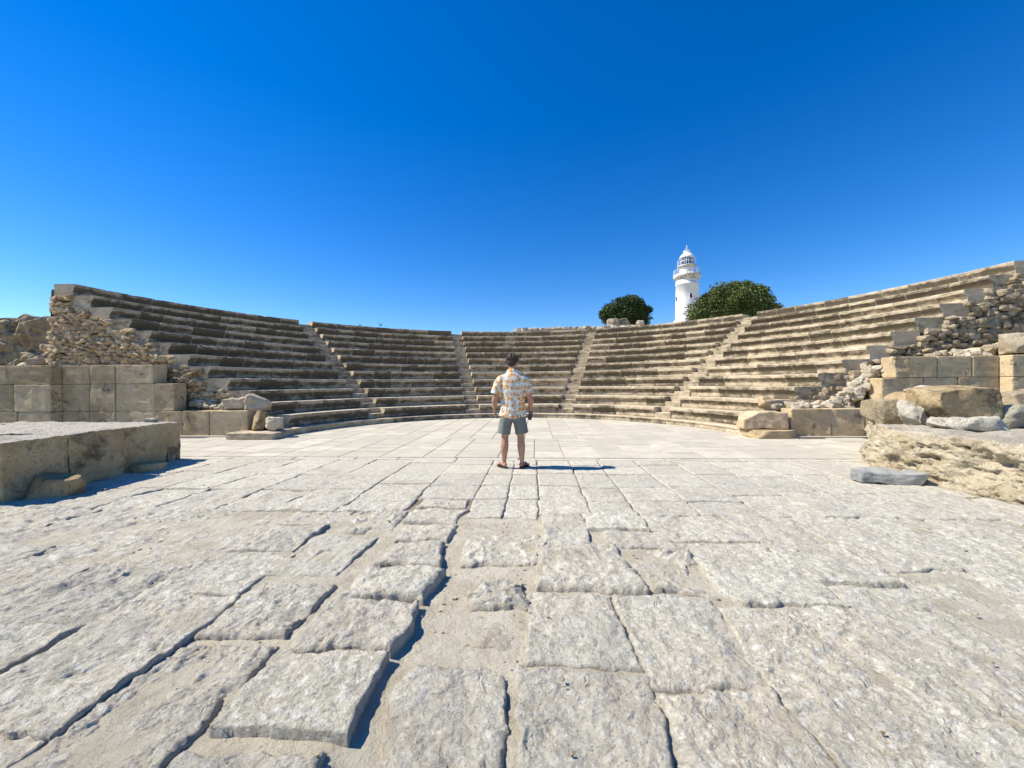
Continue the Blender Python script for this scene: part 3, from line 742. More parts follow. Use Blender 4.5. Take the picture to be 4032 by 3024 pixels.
put('stone_block',(.86,.6,.42),(6.92,6.86,.60),rz=-.12,mat=M_YEL,n=30,boxy=2.4,rough=.035,seed=11,label='squarish yellow block on the far left corner of the eroded rock',cat='stone block')
put('stone_block',(.82,.62,.55),(7.08,6.22,.68),rz=-.10,rx=.05,ry=-.08,mat=M_BLOCK,n=30,boxy=2.6,rough=.03,seed=12,label='big tilted brown block resting on top of the eroded rock',cat='stone block')
put('stone_block',(1.3,.7,.50),(8.42,6.25,.68),rz=-.02,mat=M_DARKRUB,n=24,boxy=1.6,rough=.06,seed=13,label='dark block cut off by the right edge beyond the tilted brown block',cat='stone block')
put('stone_block',(1.25,.5,.53),(8.32,7.75,.63),rz=-.05,mat=M_ASH,n=24,boxy=.9,rough=.03,seed=14,label='low cut block behind the yellow corner block, below the right wall',cat='stone block')
put('loose_stone',(.50,.4,.18),(7.55,7.0,1.10),rz=.1,mat=M_PALE,boxy=.3,rough=.06,seed=16,label='pale rounded stone peeping over the back of the tilted brown block')
put('loose_stone',(.32,.3,.40),(6.60,6.32,.60),rz=.5,ry=.35,mat=M_GREY,n=18,boxy=.3,rough=.12,seed=17,label='whitish leaning stone wedged left of the tilted brown block')
put('loose_stone',(1.0,.42,.17),(6.78,5.72,.62),rz=-.1,mat=M_GREY,boxy=.4,rough=.09,seed=18,n=26,label='long flat whitish stone lying in front of the tilted brown block')
put('loose_stone',(.6,.4,.3),(7.75,6.0,.62),rz=.3,mat=M_GREY,boxy=.3,rough=.12,seed=19,n=20,label='whitish lump right of the tilted brown block')
put('loose_stone',(.25,.2,.08),(8.0,7.7,1.14),rz=.3,mat=M_PALE,boxy=.2,rough=.1,seed=20,label='tiny pale stone on the low cut block by the right wall')
# grey slab
put('broken_slab',(.80,.30,.14),(5.14,5.28,-.015),rz=-.22,mat=M_MARB,n=24,boxy=1.0,rough=.05,seed=23,label='broken blue-grey marble piece on the paving before the eroded rock',cat='broken slab')
# right kerb end slab and fallen block
put('stone_block',(1.06,.55,.42),(6.42,9.95,.175),rz=-.1,mat=M_RUB,n=24,boxy=1.3,rough=.035,seed=24,label='fallen rounded block on the right end of the kerb beside the low wall',cat='stone block')
put('kerb_slab',(1.12,.6,.19),(6.52,9.72,-.02),rz=-.06,mat=M_ASH,n=20,boxy=.95,rough=.008,seed=25,label='flat cut slab under the fallen rounded block at the kerb end',cat='slab')
# left broken rocks near row 1
put('boulder',(.64,.45,.44),(-7.22,10.95,.64),rz=.4,ry=.25,mat=M_PALE,n=18,boxy=.2,rough=.10,seed=31,label='largest pale jagged boulder at the left end of the lowest seats',cat='boulder')
put('boulder',(.42,.35,.34),(-6.42,10.42,.17),rz=.3,mat=M_PALE,n=12,boxy=.5,rough=.08,seed=32,label='squat stone on the kerb below the jagged left boulder',cat='boulder')
put('boulder',(.34,.30,.50),(-6.95,10.62,.12),rz=1.2,ry=.3,mat=M_BLOCK,n=12,boxy=.4,rough=.08,seed=33,label='brown upright stone between the left low wall end and the kerb stone',cat='boulder')
put('boulder',(.62,.4,.28),(-7.85,10.92,.70),rz=.1,mat=M_PALE,n=14,boxy=.2,rough=.10,seed=34,label='pale slumped rock on the low left wall beside the jagged boulder',cat='boulder')
def heap(name,pts,label,mat,seed,cat='rubble',sz=(.1,.3)):
    rr=random.Random(seed); mb=MB()
    for (x,y,z,rx_,ry_,cnt) in pts:
        for _ in range(cnt):
            a,b=rr.gauss(0,.5),rr.gauss(0,.5); s=rr.uniform(*sz)
            P,F=rock_shape((s,s*rr.uniform(.6,1),s*rr.uniform(.35,.7)),4,rr.uniform(.35,.9),.12,rr.random()*90,1.5)
            P=rot3(P,rr.uniform(-.4,.4),rr.uniform(-.4,.4),rr.uniform(0,6)); zz=z*(1 if True else 0)+rr.uniform(-.06,.06)
            mb.add(P+np.array([x+a*rx_,y+b*ry_,zz]),F,rnd=rr.random())
    o=build(name,mb,mat,smooth=False); tag(o,label,cat,kind='stuff'); return o
heap('rubble',[(-8.3,11.1,.78,.4,.2,30),(-8.9,11.2,.9,.25,.15,20),(-7.8,11.2,.72,.5,.2,22)],'pale rubble heaped on the low left wall below the seat ends',M_PALE,1)
heap('rubble',[(-9.55+.05*k,11.3,1.55+.09*k*.5,.22,.12,12) for k in range(7)]+[(-9.3,11.2,1.5,.3,.1,14)],'small piled stones in the notch of the left ashlar wall',M_DARKRUB,2,sz=(.1,.24))
heap('rubble',[(8.65+.11*k,10.2-.01*k,.84+.108*k,.16,.14,18) for k in range(9)]+[(7.7,10.15,.74,.45,.16,30),(8.4,10.1,.76,.35,.15,30)],'slope of pale rubble rising between the right seat ends and the right wall',M_PALE,3,sz=(.12,.34))
heap('rubble',[(11.7,9.9,2.05,.8,.15,36),(12.6,9.8,2.2,.4,.2,24)],'pale loose stones lying on top of the right ashlar wall',M_PALE,4,sz=(.15,.4))
put('boulder',(.62,.5,.50),(12.3,9.35,1.99),rz=.2,mat=M_PALE,n=16,boxy=.6,rough=.07,seed=41,label='big pale boulder standing on the right ashlar wall at the photo edge',cat='boulder')
put('boulder',(.4,.3,.28),(6.85,10.35,.70),rz=.2,mat=M_RUB,n=12,boxy=.3,rough=.09,seed=42,label='ochre stone on the left end of the low right wall',cat='boulder')
def plinth():  # thin light footing in front of the low walls
    for sgn,x0,x1 in ((-1,7.2,11.5),(1,6.9,8.9)):
        mb=MB(); rr=random.Random(9); a,b=sorted((sgn*x0,sgn*x1)); x=a
        while x<b:
            L=min(rr.uniform(.8,1.4),b-x)
            if L<.02: break
            v,f=boxv(x+.003,x+L-.003,.32,.465,-.02,.032); mb.add(v,f,rnd=rr.random(),dirt=.1,warm=.5); x+=L
        o=build('wall_footing',mb,M_PAVE); o.location=(C0[0],C0[1],0); o.rotation_euler=(0,0,-A); tag(o,kind='structure')
plinth()
# pebbles on the stage floor
def pebbles():
    rr=random.Random(12); mb=MB()
    for _ in range(150):
        v=1.2+4.5*rr.random()**1.4; u=rr.uniform(-1,1)*v*1.3; s=rr.uniform(.004,.014)*(1+.3*v)
        if rr.random()<.22: u=rr.uniform(-.72,-.1); v=rr.uniform(1.9,3.1)
        z=-.055 if channel(np.array(u),np.array(v))>.5 else .004
        P,F=rock_shape((s,s*.8,s*.6),2,.2,.1,rr.random()*50); w,t=UV(u,v); x,y=TW(w,t); mb.add(P+np.array([x,y,z+s*.2]),F,rnd=rr.random())
    o=build('pebbles',mb,M_RUB); tag(o,'tiny pebbles scattered over the stage floor','pebbles',kind='stuff')
pebbles()
# ------------------------------------------------------------ ruins beyond
def ruin(name,path,z0,z1,label,seed,mat,amp=.35,n=160,m=36,thick=1.2,cat='ruined wall'):
    path=spline(path,n); tn=np.gradient(path,axis=0); tn/=np.linalg.norm(tn,axis=1)[:,None]; out=np.stack([tn[:,1],-tn[:,0]],-1)
    prof=[(0,h) for h in np.linspace(0,1,m)]+[(d,1) for d in np.linspace(.05,1,10)*thick]+[(thick,h) for h in np.linspace(.9,0,5)]
    P=np.zeros((n,len(prof),3)); 
    for j,(d,h) in enumerate(prof): P[:,j,:2]=path-out*d; P[:,j,2]=z0+(z1-z0)*h
    P0=P.copy(); hv=np.array([h for d,h in prof])[None]
    tier=np.floor(hv*3)/3*.45
    dd=fbm(P,.9,5,seed)*amp+ridged(P*np.array([1,1,1.8]),2.5,4,seed+3)*amp*.35-np.clip(.4-cells(P*np.array([1,1,1.5]),2.4,seed),0,1)*amp*1.2-tier*.6
    P[...,:2]+=out[:,None]*dd[...,None]; P[...,2]+=(fbm(P0,1.3,4,seed+9)*.16)*hv
    mb=MB(); mb.grid(P,rnd=.4); o=build(name,mb,mat); tag(o,label,cat); return o
ruin('ruined_wall',[(-30,14.5),(-24,15.2),(-19,15.0),(-16.2,14.3),(-14.7,13.4)],-.1,4.15,'dark rough ruined bank of layered stone beyond the left end of the seating',5,M_DARKRUB)
heap('rubble',[(-15.5+.45*k,12.6,1.9+.12*k,.5,.4,24) for k in range(4)]+[(-17,12.9,1.7,1.5,.5,40)],'light rubble at the foot of the ruined bank on the left',M_PALE,7,sz=(.2,.5))
heap('rubble',[(-15.2+.1*k,13.2,2.2+.25*k,.35,.3,14) for k in range(7)],'stacked stones between the ruined bank and the theatre corner',M_RUB,17,sz=(.25,.5))
def rim_stones():
    rr=random.Random(77)
    mb=MB()
    for k in range(150):
        f=k/150; x=.4+8.4*f+rr.uniform(-.2,.2); y=30-2.5*f+rr.uniform(-.6,.6)
        slope=.1435+.008*f+rr.uniform(-.003,.002); s=rr.uniform(.15,.4)
        P,F=rock_shape((s*1.3,s,s*.6),3,.4,.1,rr.random()*50); mb.add(P+np.array([x,y,HC+slope*y-.12]),F,rnd=rr.random())
    v,f=boxv(.4,8.8,29,30,2,HC+.1435*30-.3); mb.add(v,f,rnd=.5)
    o=build('ruined_wall',mb,M_PALE); tag(o,'low pale line of ruined stones on the skyline behind the centre seats','ruined wall')
rim_stones()
# ------------------------------------------------------------ trees
def m_leaf(a,b):
    n=NT('foliage',.65,.25); c=n.mix(n.attr('rnd'),a,b); c=n.mix(n.ramp(n.noise(.8,3),.4,.65,0.,.5),c,tuple(x*1.5 for x in b))
    return n.done(c)
M_LEAF=m_leaf((.015,.030,.008),(.065,.10,.025)); M_LEAF2=m_leaf((.030,.050,.012),(.135,.165,.042)); M_BARK=m_flat('bark',(.10,.075,.05),.9,.1,bump=.03)
def tree(loc,lobes,h0,seed,label,leaf,mat,count,trunk_h):
    root=empty('tree',loc); tag(root,label,'tree'); rs=np.random.RandomState(seed)
    big=list(lobes)
    for _ in range(46):
        l=big[rs.randint(len(big))]; d=rs.normal(size=3); d[2]=abs(d[2])*.9; d/=np.linalg.norm(d); q=np.array(l[:3])+d*np.array(l[3:6])*rs.uniform(.86,1.03); r_=rs.uniform(.07,.15)*(l[3]+l[5]); lobes=list(lobes)+[(*q,r_*1.2,r_*1.2,r_)]
    mb=MB(); V,F=limb([(0,0,-.5),(.05,0,trunk_h*.5),(-.05,.05,trunk_h)],[.34,.25,.2],12,10); mb.add(V,F)
    for k in range(7):
        a=k*.9; l=lobes[k%len(lobes)]; V,F=limb([(0,0,trunk_h*.7),(l[0]*.35+.2*math.cos(a),l[1]*.35,trunk_h+.3),(l[0]*.8+.5*math.cos(a),l[1]*.8+.5*math.sin(a),l[2])],[.16,.10,.04],10,8); mb.add(V,F)
    build('trunk',mb,M_BARK,root)
    vol=np.array([l[3]*l[4]*l[5] for l in lobes]); pr=vol**.62/np.sum(vol**.62); L=np.array(lobes)
    which=rs.choice(len(lobes),count,p=pr); d=rs.normal(size=(count,3)); d/=np.linalg.norm(d,axis=1)[:,None]
    rad=1-rs.random(count)**2.0*.5
    bumps=1+.22*fbm(d+which[:,None]*7.,2.6,3,seed)+.10*fbm(d+which[:,None]*7.,8,2,seed)
    c=L[which,:3]+d*L[which,3:6]*(rad*bumps)[:,None]
    # clump: pull leaves to twig-end centres
    tw=np.round(c/(leaf*3.2))*(leaf*3.2)+rs.normal(size=c.shape)*0
    jit=vnoise(tw,3.1,1,seed)*leaf*1.6
    c=c*.62+(tw+jit)*.38
    keep=c[:,2]>h0; c=c[keep]; d=d[keep]; N=len(c)
    nr=d*.5+rs.normal(size=(N,3))*.9+np.array([0,0,.25]); nr/=np.linalg.norm(nr,axis=1)[:,None]
    a=np.cross(nr,rs.normal(size=(N,3))); a/=np.linalg.norm(a,axis=1)[:,None]; b=np.cross(nr,a)
    s=leaf*(.5+rs.random((N,1))*.9); l=s*1.5
    P=np.stack([c-a*l,c-b*s*.55+nr*s*.12,c+a*l,c+b*s*.55+nr*s*.12],1).reshape(-1,3)
    f=np.arange(N*4).reshape(N,4); mb=MB(); mb.add(P,f.tolist(),rnd=np.repeat(rs.random(N),4)); build('crown',mb,mat,root)
    return root
def world_at(px,py,d):
    X,Y=px-2016,py-1512; xr=X-.0073*Y; yr=Y+.0073*X; return np.array([xr/1515*d,d,HC-yr/1515*d])
p=world_at(2462,1268,42); 
tree(tuple(p+np.array([0,0,-1.9])),[(0,0,3.0,2.3,1.9,1.45),(-1.1,.2,2.8,1.5,1.5,1.15),(1.3,0,2.5,1.45,1.5,1.35),(.3,-.5,3.4,1.5,1.4,1.2),(1.7,.2,1.9,.95,1.0,.9),(-1.9,.1,2.5,.8,.9,.8)],1.45,4,'small round dark evergreen tree left of the lighthouse on the skyline',.085,M_LEAF,26000,1.9)
p=world_at(2893,1270,48)
tree(tuple(p+np.array([0,0,-1.5])),[(0,0,3.7,4.2,3.0,2.75),(-3.0,.2,2.7,2.7,2.3,2.2),(3.0,0,2.7,2.4,2.3,1.9),(-1.1,-.6,3.7,2.9,2.2,2.3),(1.3,0,4.5,2.6,2.,2.0),(4.3,.3,1.9,1.35,1.5,1.3),(-4.3,0,1.9,1.2,1.5,1.4),(0,-1.2,2.6,4.2,2,2)],.9,9,'broad spreading green tree right of the lighthouse, its crown over the seats',.10,M_LEAF2,70000,2.2)
p=world_at(2412,1273,38)
put('stone_pier',(1.0,.8,2.2),tuple(p+np.array([0,0,-1.8])),mat=M_DARKRUB,n=14,boxy=.7,rough=.05,seed=51,label='ruined stub of masonry at the foot of the small round tree',cat='masonry')
p=world_at(2452,1273,39)
put('stone_pier',(1.9,.8,1.9),tuple(p+np.array([0,0,-1.45])),mat=M_DARKRUB,n=14,boxy=.7,rough=.05,seed=52,label='dark low masonry wall under the small round tree, right of the ruined stub',cat='masonry')
p=world_at(2522,1268,37)
put('boulder',(.7,.5,.35),tuple(p+np.array([0,0,-.25])),mat=M_PALE,n=10,boxy=.3,rough=.08,seed=53,label='pale boulder on the skyline right of the small round tree',cat='boulder')
def weeds():
    rr=random.Random(2)
    for (px,py,lab) in ((1498,1280,'larger dry weed sprig on the top seat row left of centre'),(1418,1279,'smaller dry weed sprig on the top seat row, left of the larger sprig')):
        p=world_at(px,py+6,21.2); mb=MB()
        for k in range(26):
            a=rr.uniform(0,6.3); h=rr.uniform(.08,.2)*(1 if px>1450 else .7); V,F=limb([(0,0,0),(math.cos(a)*h*.3,math.sin(a)*h*.3,h*.6),(math.cos(a)*h*.7,math.sin(a)*h*.7,h)],[.004,.004,.002],5,4); mb.add(V,F,rnd=rr.random())
            for _ in range(3):
                c=np.array([math.cos(a)*h*.6,math.sin(a)*h*.6,h*rr.uniform(.5,1)])+np.array([rr.uniform(-.02,.02) for _ in range(3)]); t=np.array([[rr.uniform(-.014,.014) for _ in range(3)] for _ in range(3)]); mb.add(t+c,[(0,1,2)],rnd=rr.random())
        o=build('weed',mb,M_LEAF2); o.location=tuple(p); tag(o,lab,'plant')
weeds()
# ------------------------------------------------------------ lighthouse
def lighthouse():
    D=81.; px=2600+517/4.88; base=world_at(px,1262.7,D); root=empty('lighthouse',tuple(base)); 
    tag(root,'tall white round lighthouse with two galleries, glazed lantern and dome on the skyline','lighthouse')
    n=NT('white_painted_masonry',.8,.2); c=n.mix(n.ramp(n.noise(.9,6,.6),.35,.7),(.80,.79,.77),(.70,.69,.67)); c=n.mix(n.ramp(n.noise(2.6,5,.7,n.vmap(n.co,(1,1,.35))),.62,.72,0.,.35),c,(.46,.42,.38)); MW=n.done(c,n.bump(n.noise(5,5,.7),.03))
    n=NT('stained_cornice',.85,.2); c=n.mix(n.ramp(n.noise(1.6,6,.6),.35,.6),(.72,.70,.65),(.40,.36,.30)); MC=n.done(c)
    MM=m_flat('white_painted_metal',(.75,.76,.77),.4,.4); MG=m_flat('lantern_glass',(.05,.09,.14),.12,.6); MD=m_flat('dark_opening',(.05,.04,.035),.6,.2)
    k=.01096; Z=lambda y:(1575-y)*k
    def add(nm,prof,mat,par=root,n=40,smooth=True):
        mb=MB(); mb.add(*lathe(prof,n)); return build(nm,mb,mat,par,smooth)
    tw=add('tower',[(2.75,-5),(2.75,Z(1600)),(2.62,Z(1575)),(2.42,Z(1560)),(2.34,Z(1545)),(2.33,Z(1500)),(2.27,Z(1200)),(2.22,Z(905)),(2.28,Z(902)),(2.28,Z(880)),(2.2,Z(878)),(2.19,Z(815))],MW)
    add('lower_gallery',[(2.19,Z(816)),(2.3,Z(800)),(2.34,Z(790)),(2.5,Z(775)),(2.66,Z(752)),(2.70,Z(735)),(2.70,Z(712)),(2.62,Z(710)),(2.62,Z(696)),(0,Z(696))],MC)
    add('watch_room',[(1.46,Z(697)),(1.44,Z(640)),(1.42,Z(560)),(1.42,Z(540))],MW)
    add('upper_gallery',[(1.42,Z(580)),(1.5,Z(572)),(1.80,Z(552)),(1.88,Z(545)),(1.88,Z(528)),(0,Z(526))],MC)
    ln=add('lantern',[(1.24,Z(527)),(1.26,Z(520)),(1.28,Z(375)),(0,Z(373))],MG,n=16,smooth=False)
    mb=MB()
    for j in range(8):
        a=j*PI/4+.25; mb.add(*limb([(1.28*math.cos(a),1.28*math.sin(a),Z(527)),(1.30*math.cos(a+.12),1.30*math.sin(a+.12),Z(375))],[.055,.055],3,6))
    for zz in (Z(523),Z(440),Z(380)):
        V,F=lathe([(1.26,zz-.05),(1.33,zz-.05),(1.33,zz+.05),(1.26,zz+.05),(1.26,zz-.05)],32); mb.add(V,F)
    build('lantern_frame',mb,MM,ln)
    dm=add('dome',[(1.30,Z(378)),(1.46,Z(376)),(1.47,Z(366)),(1.40,Z(352)),(1.30,Z(335)),(1.1,Z(312)),(.85,Z(292)),(.66,Z(282)),(.62,Z(276)),(.62,Z(246)),(.70,Z(243)),(.70,Z(235)),(0,Z(232))],MW)
    mb=MB(); mb.add(*limb([(0,0,Z(235)),(0,0,Z(120))],[.05,.03],4,8)); mb.add(*limb([(-.5,0,Z(185)),(.5,0,Z(185))],[.03,.03],4,6,(0,0,1))); mb.add(*limb([(0,-.5,Z(185)),(0,.5,Z(185))],[.03,.03],4,6))
    mb.add(*ellipsoid((.05,0,Z(150)),(.14,.05,.28),8,10)); mb.add(*ellipsoid((0,0,Z(222)),(.16,.16,.16),8,10)); build('weather_vane',mb,MM,dm)
    for nm,r,z0,h,np_,nr in (('lower_railing',2.6,Z(696),.95,16,3),('upper_railing',1.82,Z(527),1.15,14,2)):
        mb=MB()
        for j in range(np_):
            a=j*2*PI/np_; mb.add(*limb([(r*math.cos(a),r*math.sin(a),z0),(r*math.cos(a),r*math.sin(a),z0+h)],[.04,.04],3,6))
        for q in range(nr):
            zz=z0+h*(q+1)/nr; V,F=lathe([(r-.025,zz-.02),(r+.025,zz-.02),(r+.025,zz+.02),(r-.025,zz+.02),(r-.025,zz-.02)],40); mb.add(V,F)
        build(nm,mb,MM,root)
    cdir=math.atan2(-base[1],-base[0])
    for off,w,zc in ((.74,.5,Z(1140)),(-2.05,.45,Z(1160))):
        a=cdir+math.asin(off/2.28); r=2.25; mb=MB(); v,f=boxv(-.06,.05,-w/2,w/2,-.45,.45); v=rotz(np.array(v),a); mb.add(v+np.array([r*math.cos(a),r*math.sin(a),zc]),f)
        wn=build('window',mb,MD,tw)
        mb=MB()
        for (y0,y1,z0,z1) in ((-w/2-.08,-w/2,-.5,.5),(w/2,w/2+.08,-.5,.5),(-w/2-.08,w/2+.08,-.56,-.46)):
            v,f=boxv(-.05,.12,y0,y1,z0,z1); v=rotz(np.array(v),a); mb.add(v+np.array([r*math.cos(a),r*math.sin(a),zc]),f)
        if off>0: build('window_frame',mb,MW,tw)
    # small rail and wall at its foot by the tree
    mb=MB()
    for j in range(5): mb.add(*limb([(.75+.42*j,-2.9,-.6),(.75+.42*j,-2.9,.75)],[.04,.04],3,6))
    for z in (.35,.75): mb.add(*limb([(.6,-2.9,z),(2.6,-2.9,z)],[.035,.035],3,6,(0,0,1)))
    o=build('railing',mb,MD); o.location=tuple(base); tag(o,'short dark railing at the foot of the white lighthouse beside the tree','railing')
lighthouse()
# ------------------------------------------------------------ person
def person():
    X0,Y0=.008,6.37
    root=empty('person',(X0,Y0,.006)); tag(root,'person standing on the paving with back to camera in floral shirt and grey shorts','person')
    # skin
    n=NT('skin',.55,.3); c=n.mix(n.ramp(n.noise(9,4),.35,.7),(.50,.27,.18),(.40,.20,.13)); n.b.inputs['Subsurface Weight'].default_value=.08; n.b.inputs['Subsurface Scale'].default_value=.02; MS=n.done(c,n.bump(n.noise(120,3),.0015))
    mb=MB()
    add=lambda t: mb.add(*t)
    add(limb([(0,0,.84),(0,.005,.95),(0,.0,1.08),(0,-.005,1.25),(0,-.01,1.38),(0,-.012,1.46),(0,-.005,1.54),(0,.0,1.59),(.003,.012,1.68),(.004,.02,1.74)],[(.165,.11),(.172,.12),(.16,.11),(.175,.115),(.185,.115),(.178,.105),(.12,.085),(.066,.068),(.058,.062),(.05,.055)],36,24))
    yaw=-.42; cz,sz=math.cos(yaw),math.sin(yaw); RH=np.array([[cz,-sz,0],[sz,cz,0],[0,0,1]]); pit=Matrix.Rotation(-.12,3,'X'); RH=RH@np.array(pit)
    HCn=np.array([.006,.028,1.755])
    def hd(c,r,nn=14,mm=20,rot=None):
        R=RH if rot is None else RH@np.array(rot); P,F=ellipsoid((0,0,0),r,nn,mm,R); mb.add(P+HCn+RH@np.array(c),F)
    hd((0,-.012,.018),(.076,.094,.088)); hd((0,.032,-.05),(.058,.062,.062)); hd((0,.052,-.088),(.032,.03,.026)); hd((0,.03,.0),(.066,.066,.07))
    hd((0,.104,-.022),(.014,.020,.026)); hd((0,.095,.006),(.009,.014,.026)); hd((0,.083,-.058),(.026,.014,.008)); hd((0,.083,-.068),(.022,.013,.008)); hd((0,.084,.03),(.05,.014,.012))
    for s in (-1,1):
        hd((s*.078,-.005,-.012),(.010,.021,.033),10,12,Matrix.Rotation(.25,3,'X')); hd((s*.030,.078,-.032),(.022,.02,.02))
    # arms
    for s in (-1,1):
        ex=.280
        wr=(s*.300,.035,.985) if s<0 else (s*.298,.045,.985)
        add(limb([(s*.13,-.01,1.475),(s*.187,-.012,1.455),(s*.232,-.02,1.36),(s*.258,-.025,1.24),(s*ex,-.022,1.17),(s*(ex+.018),.0,1.10),wr,(wr[0],wr[1]+.006,.955)],[.055,.062,.056,.050,.047,(.050,.051),(.031,.036),(.025,.034)],34,16))
        # palm (thin across x, wide along y)
        px,py,pz=wr; pl=[(px,py+.004,.965),(px+s*.002,py+.010,.935),(px+s*.001,py+.016,.90),(px-s*.004,py+.020,.872)]
        add(limb(pl,[(.018,.028),(.016,.037),(.015,.042),(.012,.040)],14,16))
        for q,(dy,L) in enumerate(((.033,.072),(.012,.081),(-.010,.076),(-.030,.060))):
            b=np.array([px-s*.004,py+.02+dy,.878-.002*q]); cl=.55 if s<0 else 1.15
            pts=[b]; ang=.12
            for seg in (.46,.30,.24):
                ang+=cl*.42; pts.append(pts[-1]+np.array([-s*math.sin(ang)*L*seg,dy*.06,-math.cos(ang)*L*seg]))
            add(limb(pts,[.0098,.0088,.0082,.0068],14,10))
        tb=np.array([px-s*.004,py+.035,.935]); 
        add(limb([tb,tb+[-s*.012,.022,-.024],tb+[-s*.018,.034,-.052],tb+[-s*.020,.036,-.074]],[.016,.013,.0105,.0085],12,10))
    # legs and feet
    for s in (-1,1):
        add(limb([(s*.085,0,.90),(s*.105,.0,.78),(s*.122,.004,.62),(s*.130,.008,.52),(s*.134,-.008,.44),(s*.138,-.022,.35),(s*.143,-.012,.22),(s*.147,-.005,.12),(s*.149,-.005,.07)],[(.09,.095),(.086,.09),(.068,.072),(.060,.062),(.061,.062),(.065,.068),(.050,.053),(.036,.040),(.034,.042)],36,18))
        a=s*.55; R=lambda x,y,z:(s*.149+x*math.cos(a)+y*math.sin(a),-.005-x*math.sin(a)+y*math.cos(a),z)
        add(limb([R(0,-.062,.05),R(0,-.045,.052),R(0,.0,.062),R(0,.06,.060),R(0,.115,.044),R(0,.155,.036),R(0,.175,.033)],[(.02,.016),(.032,.03),(.036,.038),(.038,.034),(.045,.02),(.046,.014),(.040,.011)],20,16))
        for q in range(5):
            o=s*(-.036+.018*q); L=(.062,.052,.046,.040,.032)[q]; rr=(.014,.010,.0095,.009,.0085)[q]
            add(limb([R(o,.155-.004*q,.034),R(o*1.1,.155+L*.5,.036),R(o*1.12,.155+L*.95-.006*q,.030)],[rr,rr,rr*.8],10,10))
    me=remesh(mb,.0055,2); body=link('body',me,MS,root,True)
    # eyes
    ME=m_flat('eye_white',(.75,.74,.72),.25,.5); MI=m_flat('iris',(.06,.04,.02),.2,.5)
    for s in (-1,1):
        m2=MB(); P,F=ellipsoid((0,0,0),(.0125,.0125,.0125),10,14,RH); m2.add(P+HCn+RH@np.array((s*.031,.093,-.004+.004)),F); e=build('eye',m2,ME,root,True)
        m2=MB(); P,F=ellipsoid((0,0,0),(.006,.003,.006),8,12,RH); m2.add(P+HCn+RH@np.array((s*.031,.1045,.0)),F); build('iris',m2,MI,e,True)
    # hair
    m2=MB()
    def hh(c,r,rot=None):
        P,F=ellipsoid((0,0,0),r,18,26,RH if rot is None else RH@np.array(rot)); m2.add(P+HCn+RH@np.array(c),F)
    hh((0,-.022,.036),(.090,.102,.084)); hh((0,-.055,-.02),(.080,.060,.072)); hh((0,.045,.075),(.06,.045,.035)); hh((.055,-.03,.0),(.034,.05,.055)); hh((-.055,-.03,.0),(.034,.05,.055))
    rs=np.random.RandomState(3)
    for _ in range(150):
        d=rs.normal(size=3); d/=np.linalg.norm(d)
        if d[2]<-.55 or (d[1]>.45 and d[2]<.45): continue
        c=np.array([d[0]*.086,-.022+d[1]*.097,.030+d[2]*.087]); s=rs.uniform(.009,.02)
        t=np.cross(d,rs.normal(size=3)); t/=np.linalg.norm(t)
        V,F=limb([c-t*s*1.3,c+d*s*.75,c+t*s*1.3-np.array([0,0,s*.5])],[s*.45,s*.62,s*.3],8,8); m2.add(V@RH.T+HCn,F)
    me=remesh(m2,.005,1); co=get_co(me); nn=fbm(co,38,3,2); co=co+(co-HCn)/np.linalg.norm(co-HCn,axis=1)[:,None]*(nn*.006)[:,None]; set_co(me,co)
    n=NT('dark_brown_hair',.55,.4); MH=n.done(n.mix(n.ramp(n.noise(60,5,.7),.35,.7),(.018,.010,.007),(.085,.045,.03)),n.bump(n.noise(160,5,.7,dist=1),.008)); link('hair',me,MH,root,True)
    # shirt
    m3=MB()
    m3.add(*limb([(0,.0,.838),(0,.0,.87),(0,.0,.98),(0,-.002,1.10),(0,-.008,1.25),(0,-.012,1.38),(0,-.014,1.46),(0,-.012,1.52),(0,-.006,1.565),(0,.0,1.60),(0,.004,1.615)],[(.222,.155),(.223,.156),(.205,.145),(.196,.138),(.203,.142),(.212,.143),(.212,.132),(.165,.108),(.105,.088),(.078,.078),(.074,.076)],44,36))
    for s in (-1,1):
        m3.add(*limb([(s*.10,-.012,1.47),(s*.17,-.014,1.462),(s*.225,-.018,1.40),(s*.258,-.022,1.31),(s*.278,-.024,1.245),(s*.282,-.024,1.228)],[(.07,.085),(.076,.088),(.074,.085),(.074,.083),(.079,.086),(.080,.087)],26,24))
    me=remesh(m3,.0075,3); co=get_co(me)
    # folds: vertical drape under the yoke plus diagonal pulls near the waist
    ang=np.arctan2(co[:,1],co[:,0]); z=co[:,2]
    tor=np.abs(co[:,0])<.21
    q=np.stack([ang*1.7,z*1.3,0*z],-1); f1=ridged(q,1.5,3,3); f2=fbm(np.stack([ang*2.+z*3,z*4,0*z],-1),1.3,3,8)
    amp=.006*np.clip((1.52-z)/.25,0,1)+.005*np.clip((1.05-z)/.2,0,1)
    r=np.stack([co[:,0],co[:,1],0*z],-1); r/=np.linalg.norm(r,axis=1)[:,None]+1e-6
    co=co+r*((f1*.9+f2*.9)*amp)[:,None]
    back=(co[:,1]<0)
    hem=np.clip((.90-z)/.07,0,1); co[:,2]+=hem*(-.018*np.cos(np.clip(np.abs(co[:,0])/.2,0,1)*PI))
    set_co(me,co)
    # cylindrical UVs on loops
    uvl=me.uv_layers.new(name='cloth'); li=np.empty(len(me.loops),np.int32); me.loops.foreach_get('vertex_index',li)
    side=np.where(np.abs(co[:,0])>.215,np.sign(co[:,0]),0.); th=np.arctan2(co[:,0]-side*.25,-(co[:,1]+.01))
    u=np.where(side==0,th*.19,side*.9+th*.09)
    # front/back planar (+side wrap) keeps the print undistorted
    u=np.where(co[:,1]<0,co[:,0]*1.05,1.3-co[:,0]*1.05); u=u+np.where(co[:,1]<0,1,1)*0
